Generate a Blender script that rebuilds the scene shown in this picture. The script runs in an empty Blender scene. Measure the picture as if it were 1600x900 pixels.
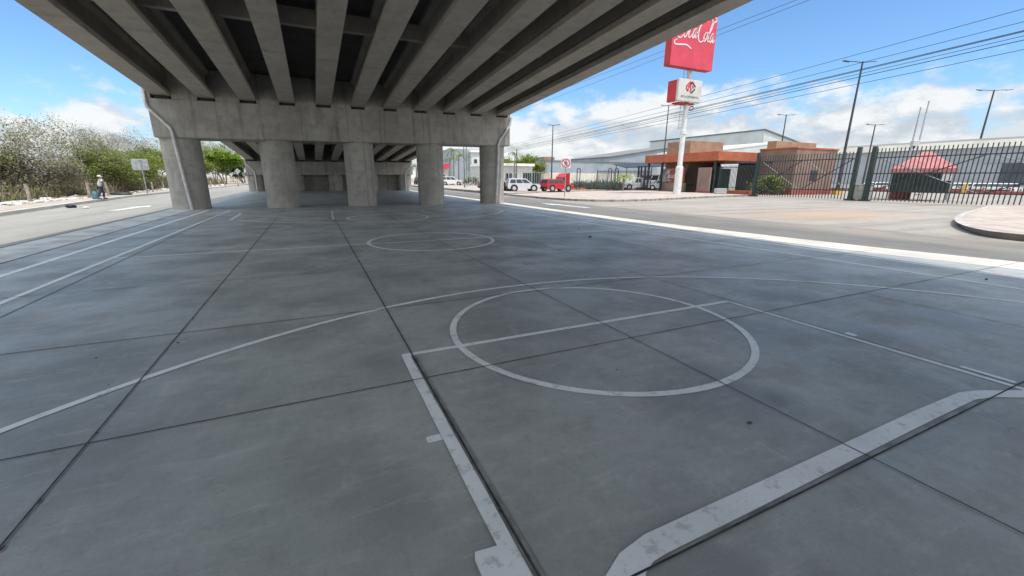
import bpy, math, random
from mathutils import Vector, Matrix
random.seed(7)
R = math.radians
scene = bpy.context.scene
COL = scene.collection

# ------------------------------------------------------------------ camera geometry (wide phone lens, 1.7 m above the slab)
FPX, PITCH, YAW, ROLL, EYE = 645.9, R(14.8416), R(25.2545), R(.38338), 1.7
_f = Vector((math.sin(YAW)*math.cos(PITCH), math.cos(YAW)*math.cos(PITCH), -math.sin(PITCH)))
_r0 = Vector((math.cos(YAW), -math.sin(YAW), 0)); _u0 = _r0.cross(_f)
_r = _r0*math.cos(ROLL)+_u0*math.sin(ROLL); _u = -_r0*math.sin(ROLL)+_u0*math.cos(ROLL)
def ray(x, y): return _f*FPX+_r*(x-800)+_u*(450-y)
def gz(x, y, z=0.0):            # where the sight line meets height z
    d = ray(x, y); t = (z-EYE)/d.z; return Vector((0, 0, EYE))+d*t
def gX(x, y, X):
    d = ray(x, y); t = X/d.x; return Vector((0, 0, EYE))+d*t
def gY(x, y, Y):
    d = ray(x, y); t = Y/d.y; return Vector((0, 0, EYE))+d*t

# ------------------------------------------------------------------ mesh collector
class MB:
    def __init__(s): s.v = []; s.f = []; s.m = []; s.mi = 0
    def face(s, pts):
        n = len(s.v); s.v += [tuple(p) for p in pts]; s.f.append(tuple(range(n, n+len(pts)))); s.m.append(s.mi); return s
    def raw(s, vs, fs):
        n = len(s.v); s.v += [tuple(p) for p in vs]
        for q in fs: s.f.append(tuple(n+i for i in q)); s.m.append(s.mi)
        return s
    def box(s, x0, x1, y0, y1, z0, z1, M=None):
        vs = [(x0,y0,z0),(x1,y0,z0),(x1,y1,z0),(x0,y1,z0),(x0,y0,z1),(x1,y0,z1),(x1,y1,z1),(x0,y1,z1)]
        if M is not None: vs = [M @ Vector(v) for v in vs]
        return s.raw(vs, [(3,2,1,0),(4,5,6,7),(0,1,5,4),(1,2,6,5),(2,3,7,6),(3,0,4,7)])
    def bbox(s, x0, x1, y0, y1, z0, z1, b=.02, M=None):   # box with chamfered vertical and top edges
        def ring(e, z): return [(x0+e,y0,z),(x1-e,y0,z),(x1,y0+e,z),(x1,y1-e,z),(x1-e,y1,z),(x0+e,y1,z),(x0,y1-e,z),(x0,y0+e,z)]
        def ring2(z):
            c = b; return [(x0+2*c,y0+c,z),(x1-2*c,y0+c,z),(x1-c,y0+2*c,z),(x1-c,y1-2*c,z),(x1-2*c,y1-c,z),(x0+2*c,y1-c,z),(x0+c,y1-2*c,z),(x0+c,y0+2*c,z)]
        vs = ring2(z0)+ring(b, z0+b)+ring(b, z1-b)+ring2(z1)
        if M is not None: vs = [M @ Vector(v) for v in vs]
        fs = [tuple(reversed(range(8))), tuple(range(24, 32))]
        for k in range(3):
            for i in range(8): fs.append((8*k+i, 8*k+(i+1) % 8, 8*k+8+(i+1) % 8, 8*k+8+i))
        return s.raw(vs, fs)
    def prism(s, poly, z0, z1):
        n = len(poly); vs = [(p[0],p[1],z0) for p in poly]+[(p[0],p[1],z1) for p in poly]
        return s.raw(vs, [tuple(reversed(range(n))), tuple(range(n, 2*n))]+[(i,(i+1) % n,n+(i+1) % n,n+i) for i in range(n)])
    def loft(s, rings, cap=True):
        n = len(rings[0]); vs = [p for r in rings for p in r]; fs = []
        for k in range(len(rings)-1):
            for i in range(n): fs.append((k*n+i, k*n+(i+1) % n, (k+1)*n+(i+1) % n, (k+1)*n+i))
        if cap: fs += [tuple(reversed(range(n))), tuple(range((len(rings)-1)*n, len(rings)*n))]
        return s.raw(vs, fs)
    def tube(s, pts, rad, n=8, cap=True):
        pts = [Vector(p) for p in pts]; rings = []
        if not isinstance(rad, (list, tuple)): rad = [rad]*len(pts)
        a = None
        for i, p in enumerate(pts):
            d = (pts[min(i+1, len(pts)-1)]-pts[max(i-1, 0)]).normalized()
            if a is None or (a-d*a.dot(d)).length < 1e-3:
                a = d.cross(Vector((0,0,1)) if abs(d.z) < .9 else Vector((1,0,0)))
            a = (a-d*a.dot(d)).normalized(); b = d.cross(a)
            rings.append([p+(a*math.cos(2*math.pi*k/n)+b*math.sin(2*math.pi*k/n))*rad[i] for k in range(n)])
        return s.loft(rings, cap)
    def lathe(s, prof, n=24, c=(0,0,0), axis='z'):
        rings = []
        for r, z in prof:
            q = []
            for k in range(n):
                a = 2*math.pi*k/n; x, y = r*math.cos(a), r*math.sin(a)
                q.append((c[0]+x, c[1]+y, c[2]+z) if axis == 'z' else (c[0]+x, c[1]-z, c[2]+y))
            rings.append(q)
        return s.loft(rings)
    def ball(s, c, r, n=10, sq=(1,1,1)):
        prof = [(max(1e-3, math.sin(math.pi*k/n)), -math.cos(math.pi*k/n)) for k in range(n+1)]
        rings = [[(c[0]+r*sq[0]*q*math.cos(2*math.pi*i/n), c[1]+r*sq[1]*q*math.sin(2*math.pi*i/n), c[2]+r*sq[2]*z) for i in range(n)] for q, z in prof]
        return s.loft(rings)
    def build(s, name, mats, parent=None, smooth=None, loc=None):
        me = bpy.data.meshes.new(name); me.from_pydata(s.v, [], s.f)
        if not isinstance(mats, (list, tuple)): mats = [mats]
        for m in mats: me.materials.append(m)
        if len(mats) > 1: me.polygons.foreach_set('material_index', s.m)
        me.update()
        if smooth:
            me.polygons.foreach_set('use_smooth', [True]*len(me.polygons)); me.set_sharp_from_angle(angle=R(smooth))
        o = bpy.data.objects.new(name, me); COL.objects.link(o)
        if parent is not None: o.parent = parent
        if loc is not None: o.location = loc
        return o

def tag(o, label, cat, group=None):
    o['label'] = label; o['category'] = cat
    if group: o['group'] = group
    return o
def thing(name, label, cat, loc=(0,0,0), rz=0, group=None):
    o = bpy.data.objects.new(name, None); COL.objects.link(o)
    o.location = loc; o.rotation_euler = (0,0,rz); o.empty_display_size = .3
    return tag(o, label, cat, group)
def struct(o, kind='structure'): o['kind'] = kind; return o
def dup(root, loc, rz, label, group=None):
    def cp(o, par):
        c = o.copy(); COL.objects.link(c); c.parent = par
        for ch in o.children: cp(ch, c)
        return c
    r = cp(root, None); r.location = loc; r.rotation_euler = (0,0,rz); r['label'] = label
    if group: r['group'] = group
    return r

# ------------------------------------------------------------------ materials
def nmat(name):
    m = bpy.data.materials.new(name); m.use_nodes = True
    nt = m.node_tree; b = nt.nodes['Principled BSDF']; return m, nt, b
def N(nt, t, **k):
    n = nt.nodes.new(t)
    for a, v in k.items(): setattr(n, a, v)
    return n
def noise(nt, vec, scale, detail=4, rough=.55, stretch=None):
    n = N(nt, 'ShaderNodeTexNoise'); n.inputs['Scale'].default_value = scale; n.inputs['Detail'].default_value = detail; n.inputs['Roughness'].default_value = rough
    if stretch:
        mp = N(nt, 'ShaderNodeMapping'); mp.inputs['Scale'].default_value = stretch[:3]
        if len(stretch) > 3: mp.inputs['Rotation'].default_value = (0,0,stretch[3])
        nt.links.new(vec, mp.inputs[0]); vec = mp.outputs[0]
    nt.links.new(vec, n.inputs['Vector']); return n.outputs['Fac']
def rng(nt, fac, a, b, c=0., d=1.):
    n = N(nt, 'ShaderNodeMapRange'); n.interpolation_type = 'SMOOTHSTEP'
    for i, v in zip((1,2,3,4), (a,b,c,d)): n.inputs[i].default_value = v
    nt.links.new(fac, n.inputs[0]); return n.outputs[0]
def mix(nt, fac, a, b, mode='MIX'):
    n = N(nt, 'ShaderNodeMix', data_type='RGBA', blend_type=mode)
    for sck, v in ((n.inputs[0], fac), (n.inputs[6], a), (n.inputs[7], b)):
        if hasattr(v, 'is_linked'): nt.links.new(v, sck)
        else: sck.default_value = v if not isinstance(v, tuple) else (*v[:3], 1)
    return n.outputs[2]
def pos(nt, obj=False):
    return N(nt, 'ShaderNodeTexCoord').outputs['Object'] if obj else N(nt, 'ShaderNodeNewGeometry').outputs['Position']
def bump(nt, b, h, strength=.2, dist=.02):
    n = N(nt, 'ShaderNodeBump'); n.inputs['Strength'].default_value = strength; n.inputs['Distance'].default_value = dist
    nt.links.new(h, n.inputs['Height']); nt.links.new(n.outputs[0], b.inputs['Normal'])
def mat(name, col, rough=.6, var=.12, scale=3., metal=0., spec=.5, obj=False, col2=None, bmp=0.):
    m, nt, b = nmat(name); p = pos(nt, obj)
    n1 = noise(nt, p, scale, 5); n2 = noise(nt, p, scale*7, 3)
    c2 = col2 or tuple(c*(1-var*2.2) for c in col)
    c = mix(nt, rng(nt, n1, .35, .68), tuple(c*(1+var) for c in col), c2)
    c = mix(nt, rng(nt, n2, .5, .75, 0, var), c, tuple(c*.6 for c in col))
    nt.links.new(c, b.inputs['Base Color'])
    nt.links.new(rng(nt, n2, .3, .7, rough-.08, min(1, rough+.1)), b.inputs['Roughness'])
    b.inputs['Metallic'].default_value = metal; b.inputs['Specular IOR Level'].default_value = spec
    if bmp: bump(nt, b, n2, bmp, .01)
    return m

def concrete(name, lo, hi, stain, streak=.35, bmp=.25, vert=True):
    m, nt, b = nmat(name); p = pos(nt)
    big = noise(nt, p, .55, 6, .6); med = noise(nt, p, 2.6, 6, .62); fine = noise(nt, p, 24, 4, .6)
    c = mix(nt, rng(nt, big, .3, .7), lo, hi)
    c = mix(nt, rng(nt, med, .45, .72, 0, .5), c, stain); patch = noise(nt, p, 1.3, 3, .4, (1, 1, 1.8)); c = mix(nt, rng(nt, patch, .58, .66, 0, .14), c, tuple(min(1, h*1.15) for h in hi))
    if vert:
        st = noise(nt, p, 1.0, 5, .65, (3.2, 3.2, .22)); c = mix(nt, rng(nt, st, .5, .72, 0, streak), c, tuple(s*.7 for s in stain))
        st2 = noise(nt, p, 1.0, 5, .7, (4.5, 4.5, .5)); c = mix(nt, rng(nt, st2, .58, .75, 0, streak*.8), c, tuple(min(1, h*1.3) for h in hi))
        sv = N(nt, 'ShaderNodeSeparateXYZ'); nt.links.new(p, sv.inputs[0])
        w = N(nt, 'ShaderNodeMath', operation='PINGPONG'); w.inputs[1].default_value = .61; nt.links.new(sv.outputs['Z'], w.inputs[0])
        c = mix(nt, rng(nt, w.outputs[0], .0, .014, .3, 0), c, tuple(s*.6 for s in stain))
    c = mix(nt, rng(nt, fine, .55, .8, 0, .25), c, tuple(s*.8 for s in stain))
    nt.links.new(c, b.inputs['Base Color']); b.inputs['Roughness'].default_value = .85; b.inputs['Specular IOR Level'].default_value = .3
    bump(nt, b, mix(nt, .5, med, fine), bmp, .02)
    return m

M = {}
M['concrete'] = concrete('weathered concrete', (.265,.248,.22), (.365,.345,.308), (.165,.154,.136), .6, .3)
M['girder'] = concrete('precast concrete', (.30,.277,.243), (.37,.342,.30), (.22,.202,.177), .28)
M['soffit_shade'] = concrete('shade-darkened soffit concrete', (.075,.072,.068), (.10,.095,.088), (.05,.048,.045), .2)  # darker than the girders: the shade between them is put into the colour

def court_mat():
    m, nt, b = nmat('troweled court concrete'); p = pos(nt)
    big = noise(nt, p, .33, 5, .6); clouds = noise(nt, p, 1.3, 8, .68); blot = noise(nt, p, 4.5, 8, .72)
    swirl = noise(nt, p, 2.6, 9, .74, (.9, 3.2, 1, .5)); fine = noise(nt, p, 30, 6, .7)
    wipe = noise(nt, p, 2.2, 9, .74, (2.6, .7, 1, -.4)); spk = noise(nt, p, 130, 2, .5)
    c = mix(nt, rng(nt, big, .3, .7), (0.372,0.393,0.381), (0.479,0.498,0.483))
    soft = noise(nt, p, .75, 4, .5); c = mix(nt, rng(nt, soft, .42, .64, 0, .85), c, (0.258,0.273,0.270))
    c = mix(nt, rng(nt, clouds, .42, .66, 0, .62), c, (0.263,0.279,0.273))
    c = mix(nt, rng(nt, swirl, .50, .70, 0, .40), c, (0.575,0.591,0.572))
    c = mix(nt, rng(nt, blot, .50, .70, 0, .40), c, (0.227,0.240,0.232))
    c = mix(nt, rng(nt, wipe, .54, .72, 0, .34), c, (0.599,0.611,0.584))
    c = mix(nt, rng(nt, fine, .46, .74, 0, .34), c, (0.227,0.238,0.229))
    c = mix(nt, rng(nt, spk, .64, .76, 0, .5), c, (0.695,0.702,0.667))
    spk2 = noise(nt, p, 75, 2, .5); c = mix(nt, rng(nt, spk2, .66, .75, 0, .6), c, (.10,.10,.095))
    hair = N(nt, 'ShaderNodeTexVoronoi', feature='DISTANCE_TO_EDGE'); hair.inputs['Scale'].default_value = .42
    hw_ = N(nt, 'ShaderNodeVectorMath', operation='MULTIPLY_ADD'); hw_.inputs[1].default_value = (1.1,1.1,0); hn = N(nt, 'ShaderNodeTexNoise'); hn.inputs['Scale'].default_value = 1.7; hn.inputs['Detail'].default_value = 6
    nt.links.new(p, hn.inputs['Vector']); nt.links.new(hn.outputs['Color'], hw_.inputs[0]); nt.links.new(p, hw_.inputs[2]); nt.links.new(hw_.outputs[0], hair.inputs['Vector'])
    hk = N(nt, 'ShaderNodeMath', operation='MULTIPLY'); nt.links.new(rng(nt, hair.outputs['Distance'], .0, .006, .5, 0), hk.inputs[0]); nt.links.new(rng(nt, big, .5, .62), hk.inputs[1])
    c = mix(nt, hk.outputs[0], c, (.12,.12,.115))
    scr = noise(nt, p, 1.0, 3, .5, (55, 1.2, 1, .9)); scm = noise(nt, p, .8, 4, .6); sk_ = N(nt, 'ShaderNodeMath', operation='MULTIPLY'); nt.links.new(rng(nt, scr, .66, .74, 0, .5), sk_.inputs[0]); nt.links.new(rng(nt, scm, .52, .66), sk_.inputs[1])
    c = mix(nt, sk_.outputs[0], c, (.55,.56,.55))
    vo = N(nt, 'ShaderNodeTexVoronoi'); vo.inputs['Scale'].default_value = .55; vo.inputs['Randomness'].default_value = 1
    wp = N(nt, 'ShaderNodeVectorMath', operation='MULTIPLY_ADD'); wp.inputs[1].default_value = (.5,.5,0)
    nz = N(nt, 'ShaderNodeTexNoise'); nz.inputs['Scale'].default_value = 3; nt.links.new(p, nz.inputs['Vector'])
    nt.links.new(nz.outputs['Color'], wp.inputs[0]); nt.links.new(p, wp.inputs[2]); nt.links.new(wp.outputs[0], vo.inputs['Vector'])
    c = mix(nt, rng(nt, vo.outputs['Distance'], .01, .09, .4, 0), c, (.14,.14,.13))
    nt.links.new(c, b.inputs['Base Color'])
    nt.links.new(rng(nt, clouds, .3, .7, .41, .63), b.inputs['Roughness']); b.inputs['Specular IOR Level'].default_value = .5
    bump(nt, b, mix(nt, .35, blot, fine), .14, .01)
    return m
M['court'] = court_mat()
def paint_mat():
    m, nt, b = nmat('worn court paint'); p = pos(nt)
    w = noise(nt, p, 9, 7, .72); w2 = noise(nt, p, 1.3, 5, .6); w3 = noise(nt, p, 60, 4, .6)
    c = mix(nt, rng(nt, w2, .35, .65), (.86,.88,.89), (.76,.78,.79))
    c = mix(nt, rng(nt, w, .52, .66, 0, .7), c, (.45,.46,.455))
    c = mix(nt, rng(nt, w3, .6, .72, 0, .5), c, (.38,.39,.385))
    nt.links.new(c, b.inputs['Base Color']); b.inputs['Roughness'].default_value = .5
    return m
M['paint'] = paint_mat()
def thin_paint():
    m, nt, b = nmat('faded court paint'); p = pos(nt)
    w = noise(nt, p, 4, 7, .72); w2 = noise(nt, p, 30, 4, .6)
    c = mix(nt, rng(nt, w, .4, .65), (.86,.87,.86), (.70,.71,.70)); c = mix(nt, rng(nt, w2, .54, .7, 0, .5), c, (.42,.43,.42))
    nt.links.new(c, b.inputs['Base Color']); b.inputs['Roughness'].default_value = .5
    return m
M['paint_far'] = thin_paint()
M['joint'] = mat('sawn joint', (.055,.054,.052), .95, .3, 8)
M['edging'] = mat('smooth joint edging', (.27,.28,.275), .5, .2, 6)
def road_mat(name, a, bcol, tyre, ax='y', orange=None, dust=None):
    m, nt, b = nmat(name); p = pos(nt)
    big = noise(nt, p, .25, 6, .6); fine = noise(nt, p, 45, 3, .7); med = noise(nt, p, 1.6, 6, .65)
    st = noise(nt, p, 1.0, 5, .6, (1.1, .06, 1) if ax == 'y' else (.08, .9, 1, -.25))
    c = mix(nt, rng(nt, big, .3, .7), a, bcol)
    c = mix(nt, rng(nt, st, .45, .68, 0, .6), c, tyre)
    c = mix(nt, rng(nt, med, .5, .75, 0, .4), c, tuple(x*.8 for x in tyre))
    if orange:
        v = N(nt, 'ShaderNodeVectorMath', operation='DISTANCE'); v.inputs[1].default_value = (24.5, 13.0, 0)
        s = N(nt, 'ShaderNodeVectorMath', operation='MULTIPLY'); s.inputs[1].default_value = (.6, 1, 1); nt.links.new(p, s.inputs[0])
        v.inputs[1].default_value = (24.5*.6, 13.0, 0); nt.links.new(s.outputs[0], v.inputs[0])
        k = N(nt, 'ShaderNodeMath', operation='MULTIPLY'); nt.links.new(rng(nt, v.outputs[1], .5, 4.2, .75, 0), k.inputs[0]); nt.links.new(rng(nt, med, .3, .6), k.inputs[1])
        c = mix(nt, k.outputs[0], c, orange)
    if dust:
        sx = N(nt, 'ShaderNodeSeparateXYZ'); nt.links.new(p, sx.inputs[0]); dk = N(nt, 'ShaderNodeMath', operation='MULTIPLY')
        nt.links.new(rng(nt, sx.outputs['X'], 14.5, 18.6, .08, 1), dk.inputs[0]); nt.links.new(rng(nt, noise(nt, p, .5, 7, .68, (1.5,.35,1)), .36, .62), dk.inputs[1]); c = mix(nt, dk.outputs[0], c, dust)
    c = mix(nt, rng(nt, fine, .5, .75, 0, .35), c, tuple(x*.7 for x in a))
    nt.links.new(c, b.inputs['Base Color']); b.inputs['Roughness'].default_value = .9; bump(nt, b, fine, .25, .01)
    return m
M['road_l'] = road_mat('pale worn street surface', (.27,.26,.235), (.315,.303,.275), (.215,.207,.188))
M['asphalt'] = road_mat('grey asphalt', (.135,.131,.122), (.185,.178,.164), (.105,.102,.096), dust=(.30,.26,.215))
M['strip'] = mat('pale edge concrete', (.60,.565,.505), .85, .08, .9, bmp=.15)
M['strip_l'] = mat('paler slab edge', (.50,.51,.485), .7, .12, 1.4, bmp=.15)  # left slab edge, paler than the court slab
M['drive'] = road_mat('dusty driveway concrete', (.27,.24,.205), (.33,.298,.258), (.17,.158,.14), 'x', (.42,.26,.15))
M['walk'] = mat('pinkish paving', (.40,.335,.29), .9, .1, 1.2, bmp=.2)
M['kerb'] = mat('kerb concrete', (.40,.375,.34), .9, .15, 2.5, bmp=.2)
M['kerb_dark'] = mat('darker kerb face', (.27,.245,.22), .9, .2, 2.5)  # upright kerb face, darker than the kerb top
M['dirt'] = mat('dry dirt', (.33,.27,.205), .95, .2, .6, bmp=.3)
M['lawn'] = mat('dusty verge', (.26,.22,.17), .95, .2, .6)
M['white'] = mat('white paint', (.62,.62,.60), .5, .06, 3, obj=True)
M['offwhite'] = mat('off white plaster', (.50,.49,.465), .8, .06, 1)
M['pipe'] = mat('grey plastic pipe', (.47,.46,.44), .5, .08, 5)
M['steel'] = mat('dark steel', (.045,.05,.055), .5, .2, 4, .3)
M['galv'] = mat('galvanised steel', (.36,.37,.38), .45, .12, 6, .5)
M['green_steel'] = mat('dark green steel', (.022,.040,.036), .45, .2, 6)
M['dark'] = mat('dark rubber', (.02,.02,.021), .7, .2, 6, obj=True)
M['glass'] = mat('tinted glass', (.03,.036,.042), .08, .1, 2, obj=True)
M['chrome'] = mat('alloy', (.55,.55,.56), .3, .1, 8, .8, obj=True)
M['red'] = mat('red sign face', (.55,.032,.065), .45, .06, 1)
M['red_side'] = mat('red sign side', (.42,.022,.02), .5, .08, 1)
M['orange'] = mat('terracotta fascia', (.40,.11,.05), .75, .08, 1)
M['brown'] = mat('brown plaster', (.285,.19,.125), .85, .08, 1)
M['brown2'] = mat('pinkish brown plaster', (.225,.145,.11), .85, .08, 1)
M['panel'] = mat('brown board', (.25,.165,.135), .8, .08, 1)
M['redbase'] = mat('red oxide paint', (.30,.07,.045), .8, .1, 2)
M['yellow'] = mat('yellow paint', (.62,.36,.04), .6, .1, 3)
M['grey_wall'] = mat('grey metal cladding', (.32,.34,.355), .6, .05, .3)
M['blue_wall'] = mat('blue grey cladding', (.27,.305,.335), .6, .06, .3)
M['pale_wall'] = mat('pale cladding', (.50,.52,.50), .6, .05, .3)
M['cream'] = mat('cream trim', (.82,.78,.67), .7, .05, .5)
M['dock'] = mat('loading bay shade', (.07,.08,.095), .8, .1, .5)
M['roof'] = mat('grey metal roof', (.17,.17,.165), .85, .06, .4)
M['canvas'] = mat('faded red canvas', (.44,.165,.16), .85, .1, 2)
M['canvas2'] = mat('dark green mesh', (.02,.032,.028), .9, .2, 2)
M['silver'] = mat('silver white car paint', (.50,.51,.52), .3, .04, 3, obj=True)
M['carred'] = mat('red car paint', (.45,.012,.022), .3, .06, 3, obj=True)
M['carblack'] = mat('black car paint', (.02,.02,.022), .25, .06, 3, obj=True)
M['bark'] = mat('grey bark', (.22,.19,.155), .95, .2, 5)
M['twig'] = mat('dry twig', (.29,.26,.225), .95, .2, 3)
M['wood'] = mat('weathered post wood', (.34,.29,.24), .95, .2, 4)
M['skin'] = mat('skin', (.36,.20,.13), .6, .05, 5)
M['shirt'] = mat('pale shirt', (.62,.62,.64), .9, .08, 6)
M['jean'] = mat('dark blue jeans', (.03,.05,.10), .9, .15, 6)
M['bluebag'] = mat('blue plastic sack', (.075,.17,.22), .6, .15, 6)
M['hair'] = mat('dark hair', (.02,.015,.012), .8, .1, 6)
def leaf(name, a, b_, tr=.35):
    m, nt, b = nmat(name); p = pos(nt); n = noise(nt, p, .9, 4); n2 = noise(nt, p, 9, 3)
    c = mix(nt, rng(nt, n, .35, .65), a, b_); c = mix(nt, rng(nt, n2, .4, .7, 0, .6), c, tuple(x*.6 for x in a))
    nt.links.new(c, b.inputs['Base Color']); b.inputs['Roughness'].default_value = .7; b.inputs['Specular IOR Level'].default_value = .2
    t = N(nt, 'ShaderNodeBsdfTranslucent'); nt.links.new(c, t.inputs['Color'])
    ms = N(nt, 'ShaderNodeMixShader'); ms.inputs[0].default_value = tr
    nt.links.new(b.outputs[0], ms.inputs[1]); nt.links.new(t.outputs[0], ms.inputs[2]); nt.links.new(ms.outputs[0], nt.nodes['Material Output'].inputs['Surface'])
    return m
M['leaf_olive'] = leaf('olive scrub leaf', (.215,.22,.085), (.28,.265,.13))
M['leaf_green'] = leaf('green scrub leaf', (.20,.27,.045), (.30,.34,.08))
M['leaf_dry'] = leaf('dry brush leaf', (.29,.245,.17), (.235,.205,.14))
M['leaf_lime'] = leaf('bright green leaf', (.17,.29,.02), (.25,.36,.04))
M['leaf_dark'] = leaf('dark green leaf', (.025,.06,.02), (.045,.09,.03))
M['leaf_palm'] = leaf('palm frond', (.14,.18,.07), (.22,.24,.12))
M['agave'] = leaf('agave leaf', (.13,.165,.14), (.20,.225,.20), .1)
M['litter'] = mat('pale rubble', (.62,.60,.56), .9, .2, 8)
M['black'] = mat('black plastic', (.015,.015,.016), .5, .2, 5)

# ------------------------------------------------------------------ ground, roads, slab
def sheet(name, poly, z, m, th=None):
    mb = MB()
    if th is None: mb.face([(x, y, z) for x, y in poly])
    else: mb.prism(poly, z-th, z)
    return struct(mb.build(name, m))
sheet('ground', [(-1800,-300),(1800,-300),(1800,2400),(-1800,2400)], -.07, M['dirt'])
# slab: right edge follows the slightly curved kerbless edge of the frontage road
EDGE = [(14.9,-12),(14.5,-2),(13.95,3.0),(13.35,5.6),(12.98,8.4),(12.72,11),(12.58,13.7),(12.52,20),(12.5,28),(12.5,45),(12.5,66)]
slab = MB().prism([(-6.95,-12)]+EDGE+[(-6.95,66)], -.2, 0).build('court_slab', M['court']); struct(slab)
STRIP = [(13.6,-12),(13.2,-2),(12.65,3.0),(12.2,5.2),(11.92,7.5),(11.78,10),(11.72,12.5),(11.7,20),(11.72,28),(11.72,45),(11.72,66)]
def edge_strip():
    mb = MB()
    def at(path, y):
        for (x0,y0),(x1,y1) in zip(path, path[1:]):
            if y0 <= y <= y1: return x0+(x1-x0)*(y-y0)/(y1-y0)
    ys = sorted(set([p[1] for p in EDGE]+[p[1] for p in STRIP]))
    for a, b in zip(ys, ys[1:]): mb.face([(at(STRIP,a),a,.004),(at(EDGE,a)-.01,a,.004),(at(EDGE,b)-.01,b,.004),(at(STRIP,b),b,.004)])
    return struct(mb.build('edge_strip', M['strip']))
edge_strip()
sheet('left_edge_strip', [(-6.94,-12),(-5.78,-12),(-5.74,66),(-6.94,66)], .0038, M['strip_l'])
sheet('left_road', [(-6.95,-30),(-6.95,260),(-13.2,260),(-13.2,106),(-13.6,65),(-13.75,45),(-12.5,25.8),(-11.0,5),(-10.6,-30)][::-1], -.03, M['road_l'])
sheet('right_road', EDGE[::-1]+[(14.9,-30),(18.6,-30),(18.45,4),(18.4,8),(17.7,12),(17.3,20),(17.0,26),(18.3,33),(18.3,260),(12.5,260)], -.03, M['asphalt'])
sheet('driveway', [(18.6,-30),(240,-30),(240,260),(18.3,260),(18.3,33),(17.0,26),(17.3,20),(17.7,12),(18.4,8),(18.45,4)], -.026, M['drive'])
sheet('slab_under_ramp', [(-6.9,66.02),(12.45,66.02),(12.45,260),(-6.9,260)], -.024, M['walk'])

def kerbed(name, poly, kerb_edges, top, kw=.22, m=None):
    """raised paving with a kerb strip along some of its edges"""
    o = struct(MB().prism(poly, -.06, top).build(name, m or M['walk']))
    for a in kerb_edges:
        pts = [Vector((x, y, 0)) for x, y in a]; L = []; Rr = []
        for i, p in enumerate(pts):
            d = (pts[min(i+1, len(pts)-1)]-pts[max(i-1, 0)]).normalized(); n = Vector((-d.y, d.x, 0))
            L.append(p+n*.015); Rr.append(p-n*kw)
        mb = MB()
        for i in range(len(pts)-1):
            a0, a1, b0, b1 = L[i], L[i+1], Rr[i], Rr[i+1]; zt = top+.012
            q = lambda v, z: (v.x, v.y, z)
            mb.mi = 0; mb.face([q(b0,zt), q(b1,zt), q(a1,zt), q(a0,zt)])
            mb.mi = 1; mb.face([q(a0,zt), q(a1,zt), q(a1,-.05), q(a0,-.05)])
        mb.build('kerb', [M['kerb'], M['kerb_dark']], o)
    return o
def smooth_path(pts, k=5):
    out = []; n = len(pts)
    for i in range(n-1):
        p0, p1, p2, p3 = (Vector((*pts[max(0, min(n-1, j))], 0)) for j in (i-1, i, i+1, i+2))
        for t in range(k):
            t /= k
            v = .5*((2*p1)+(p2-p0)*t+(2*p0-5*p1+4*p2-p3)*t*t+(3*p1-p0-3*p2+p3)*t**3); out.append((v.x, v.y))
    out.append(tuple(pts[-1])); return out
lk = smooth_path([(-10.6,-30),(-11.0,5),(-12.35,25.8),(-13.75,45),(-13.6,65),(-13.2,106),(-13.2,260)], 4)
kerbed('left_sidewalk', lk[::-1]+[(x-3.0, y) for x, y in lk], [lk[::-1]][:0], .12)
mb = MB()
for (x0,y0),(x1,y1) in zip(lk, lk[1:]):
    mb.mi = 0; mb.face([(x0-.2,y0,.131),(x0+.012,y0,.131),(x1+.012,y1,.131),(x1-.2,y1,.131)])
    mb.face([(x0+.012,y0,.131),(x0+.012,y0,-.05),(x1+.012,y1,-.05),(x1+.012,y1,.131)])
struct(mb.build('left_kerb', M['offwhite']))
isl = smooth_path([(18.35,34.6),(18.25,33.0),(18.45,31.0),(19.1,28.6),(20.6,26.9),(24.2,26.6),(34.5,29.3),(43.6,31.2)], 5)
kerbed('island_paving', isl+[(43.6,50.8),(38.3,48.9),(28.7,45.7),(18.35,40.1)], [isl[::-1]], .13)
pk = smooth_path([(18.3,110),(18.3,75),(18.32,50),(18.5,40.6),(28.8,46.0),(38.4,49.2),(60,56.6),(75,61.5)], 4)
kerbed('parking_paving', pk+[(75,140),(18.3,140)], [pk[::-1]], .22)
rk = smooth_path([(19.6,-26),(19.2,-6),(19.15,2.5),(19.3,4.6),(19.75,5.5),(21.4,6.55),(24.2,7.7),(28.7,9.0),(38.8,11.2),(43.4,12.1)], 5)
kerbed('near_sidewalk', rk[::-1]+[(19.6,-26),(43.4,-26)][::1], [rk[::-1]], .17)

# ------------------------------------------------------------------ court markings and joints
marks = MB(); far = MB()
def ribbon(mb, pts, w, z=.004, closed=False):
    pts = [Vector((p[0], p[1], 0)) for p in pts]; n = len(pts); L = []; Q = []
    for i in range(n):
        if closed: d = (pts[(i+1) % n]-pts[i-1]).normalized()
        else: d = (pts[min(i+1, n-1)]-pts[max(i-1, 0)]).normalized()
        nn = Vector((-d.y, d.x, 0)); ww = w[i] if isinstance(w, list) else w
        ww *= 1+random.uniform(-.06, .06)
        L.append(pts[i]+nn*ww/2); Q.append(pts[i]-nn*ww/2)
    for i in range(n if closed else n-1):
        j = (i+1) % n; mb.face([(Q[i].x,Q[i].y,z),(Q[j].x,Q[j].y,z),(L[j].x,L[j].y,z),(L[i].x,L[i].y,z)])
def line(mb, a, b, w, z=.004, k=24):
    a, b = Vector((*a, 0)), Vector((*b, 0)); ribbon(mb, [(a+(b-a)*i/k)[:2] for i in range(k+1)], w, z)
def arc(cx, cy, r, a0, a1, k=64): return [(cx+r*math.cos(R(a0+(a1-a0)*i/k)), cy+r*math.sin(R(a0+(a1-a0)*i/k))) for i in range(k+1)]
CX, CY = 2.95, 11.43
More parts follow.
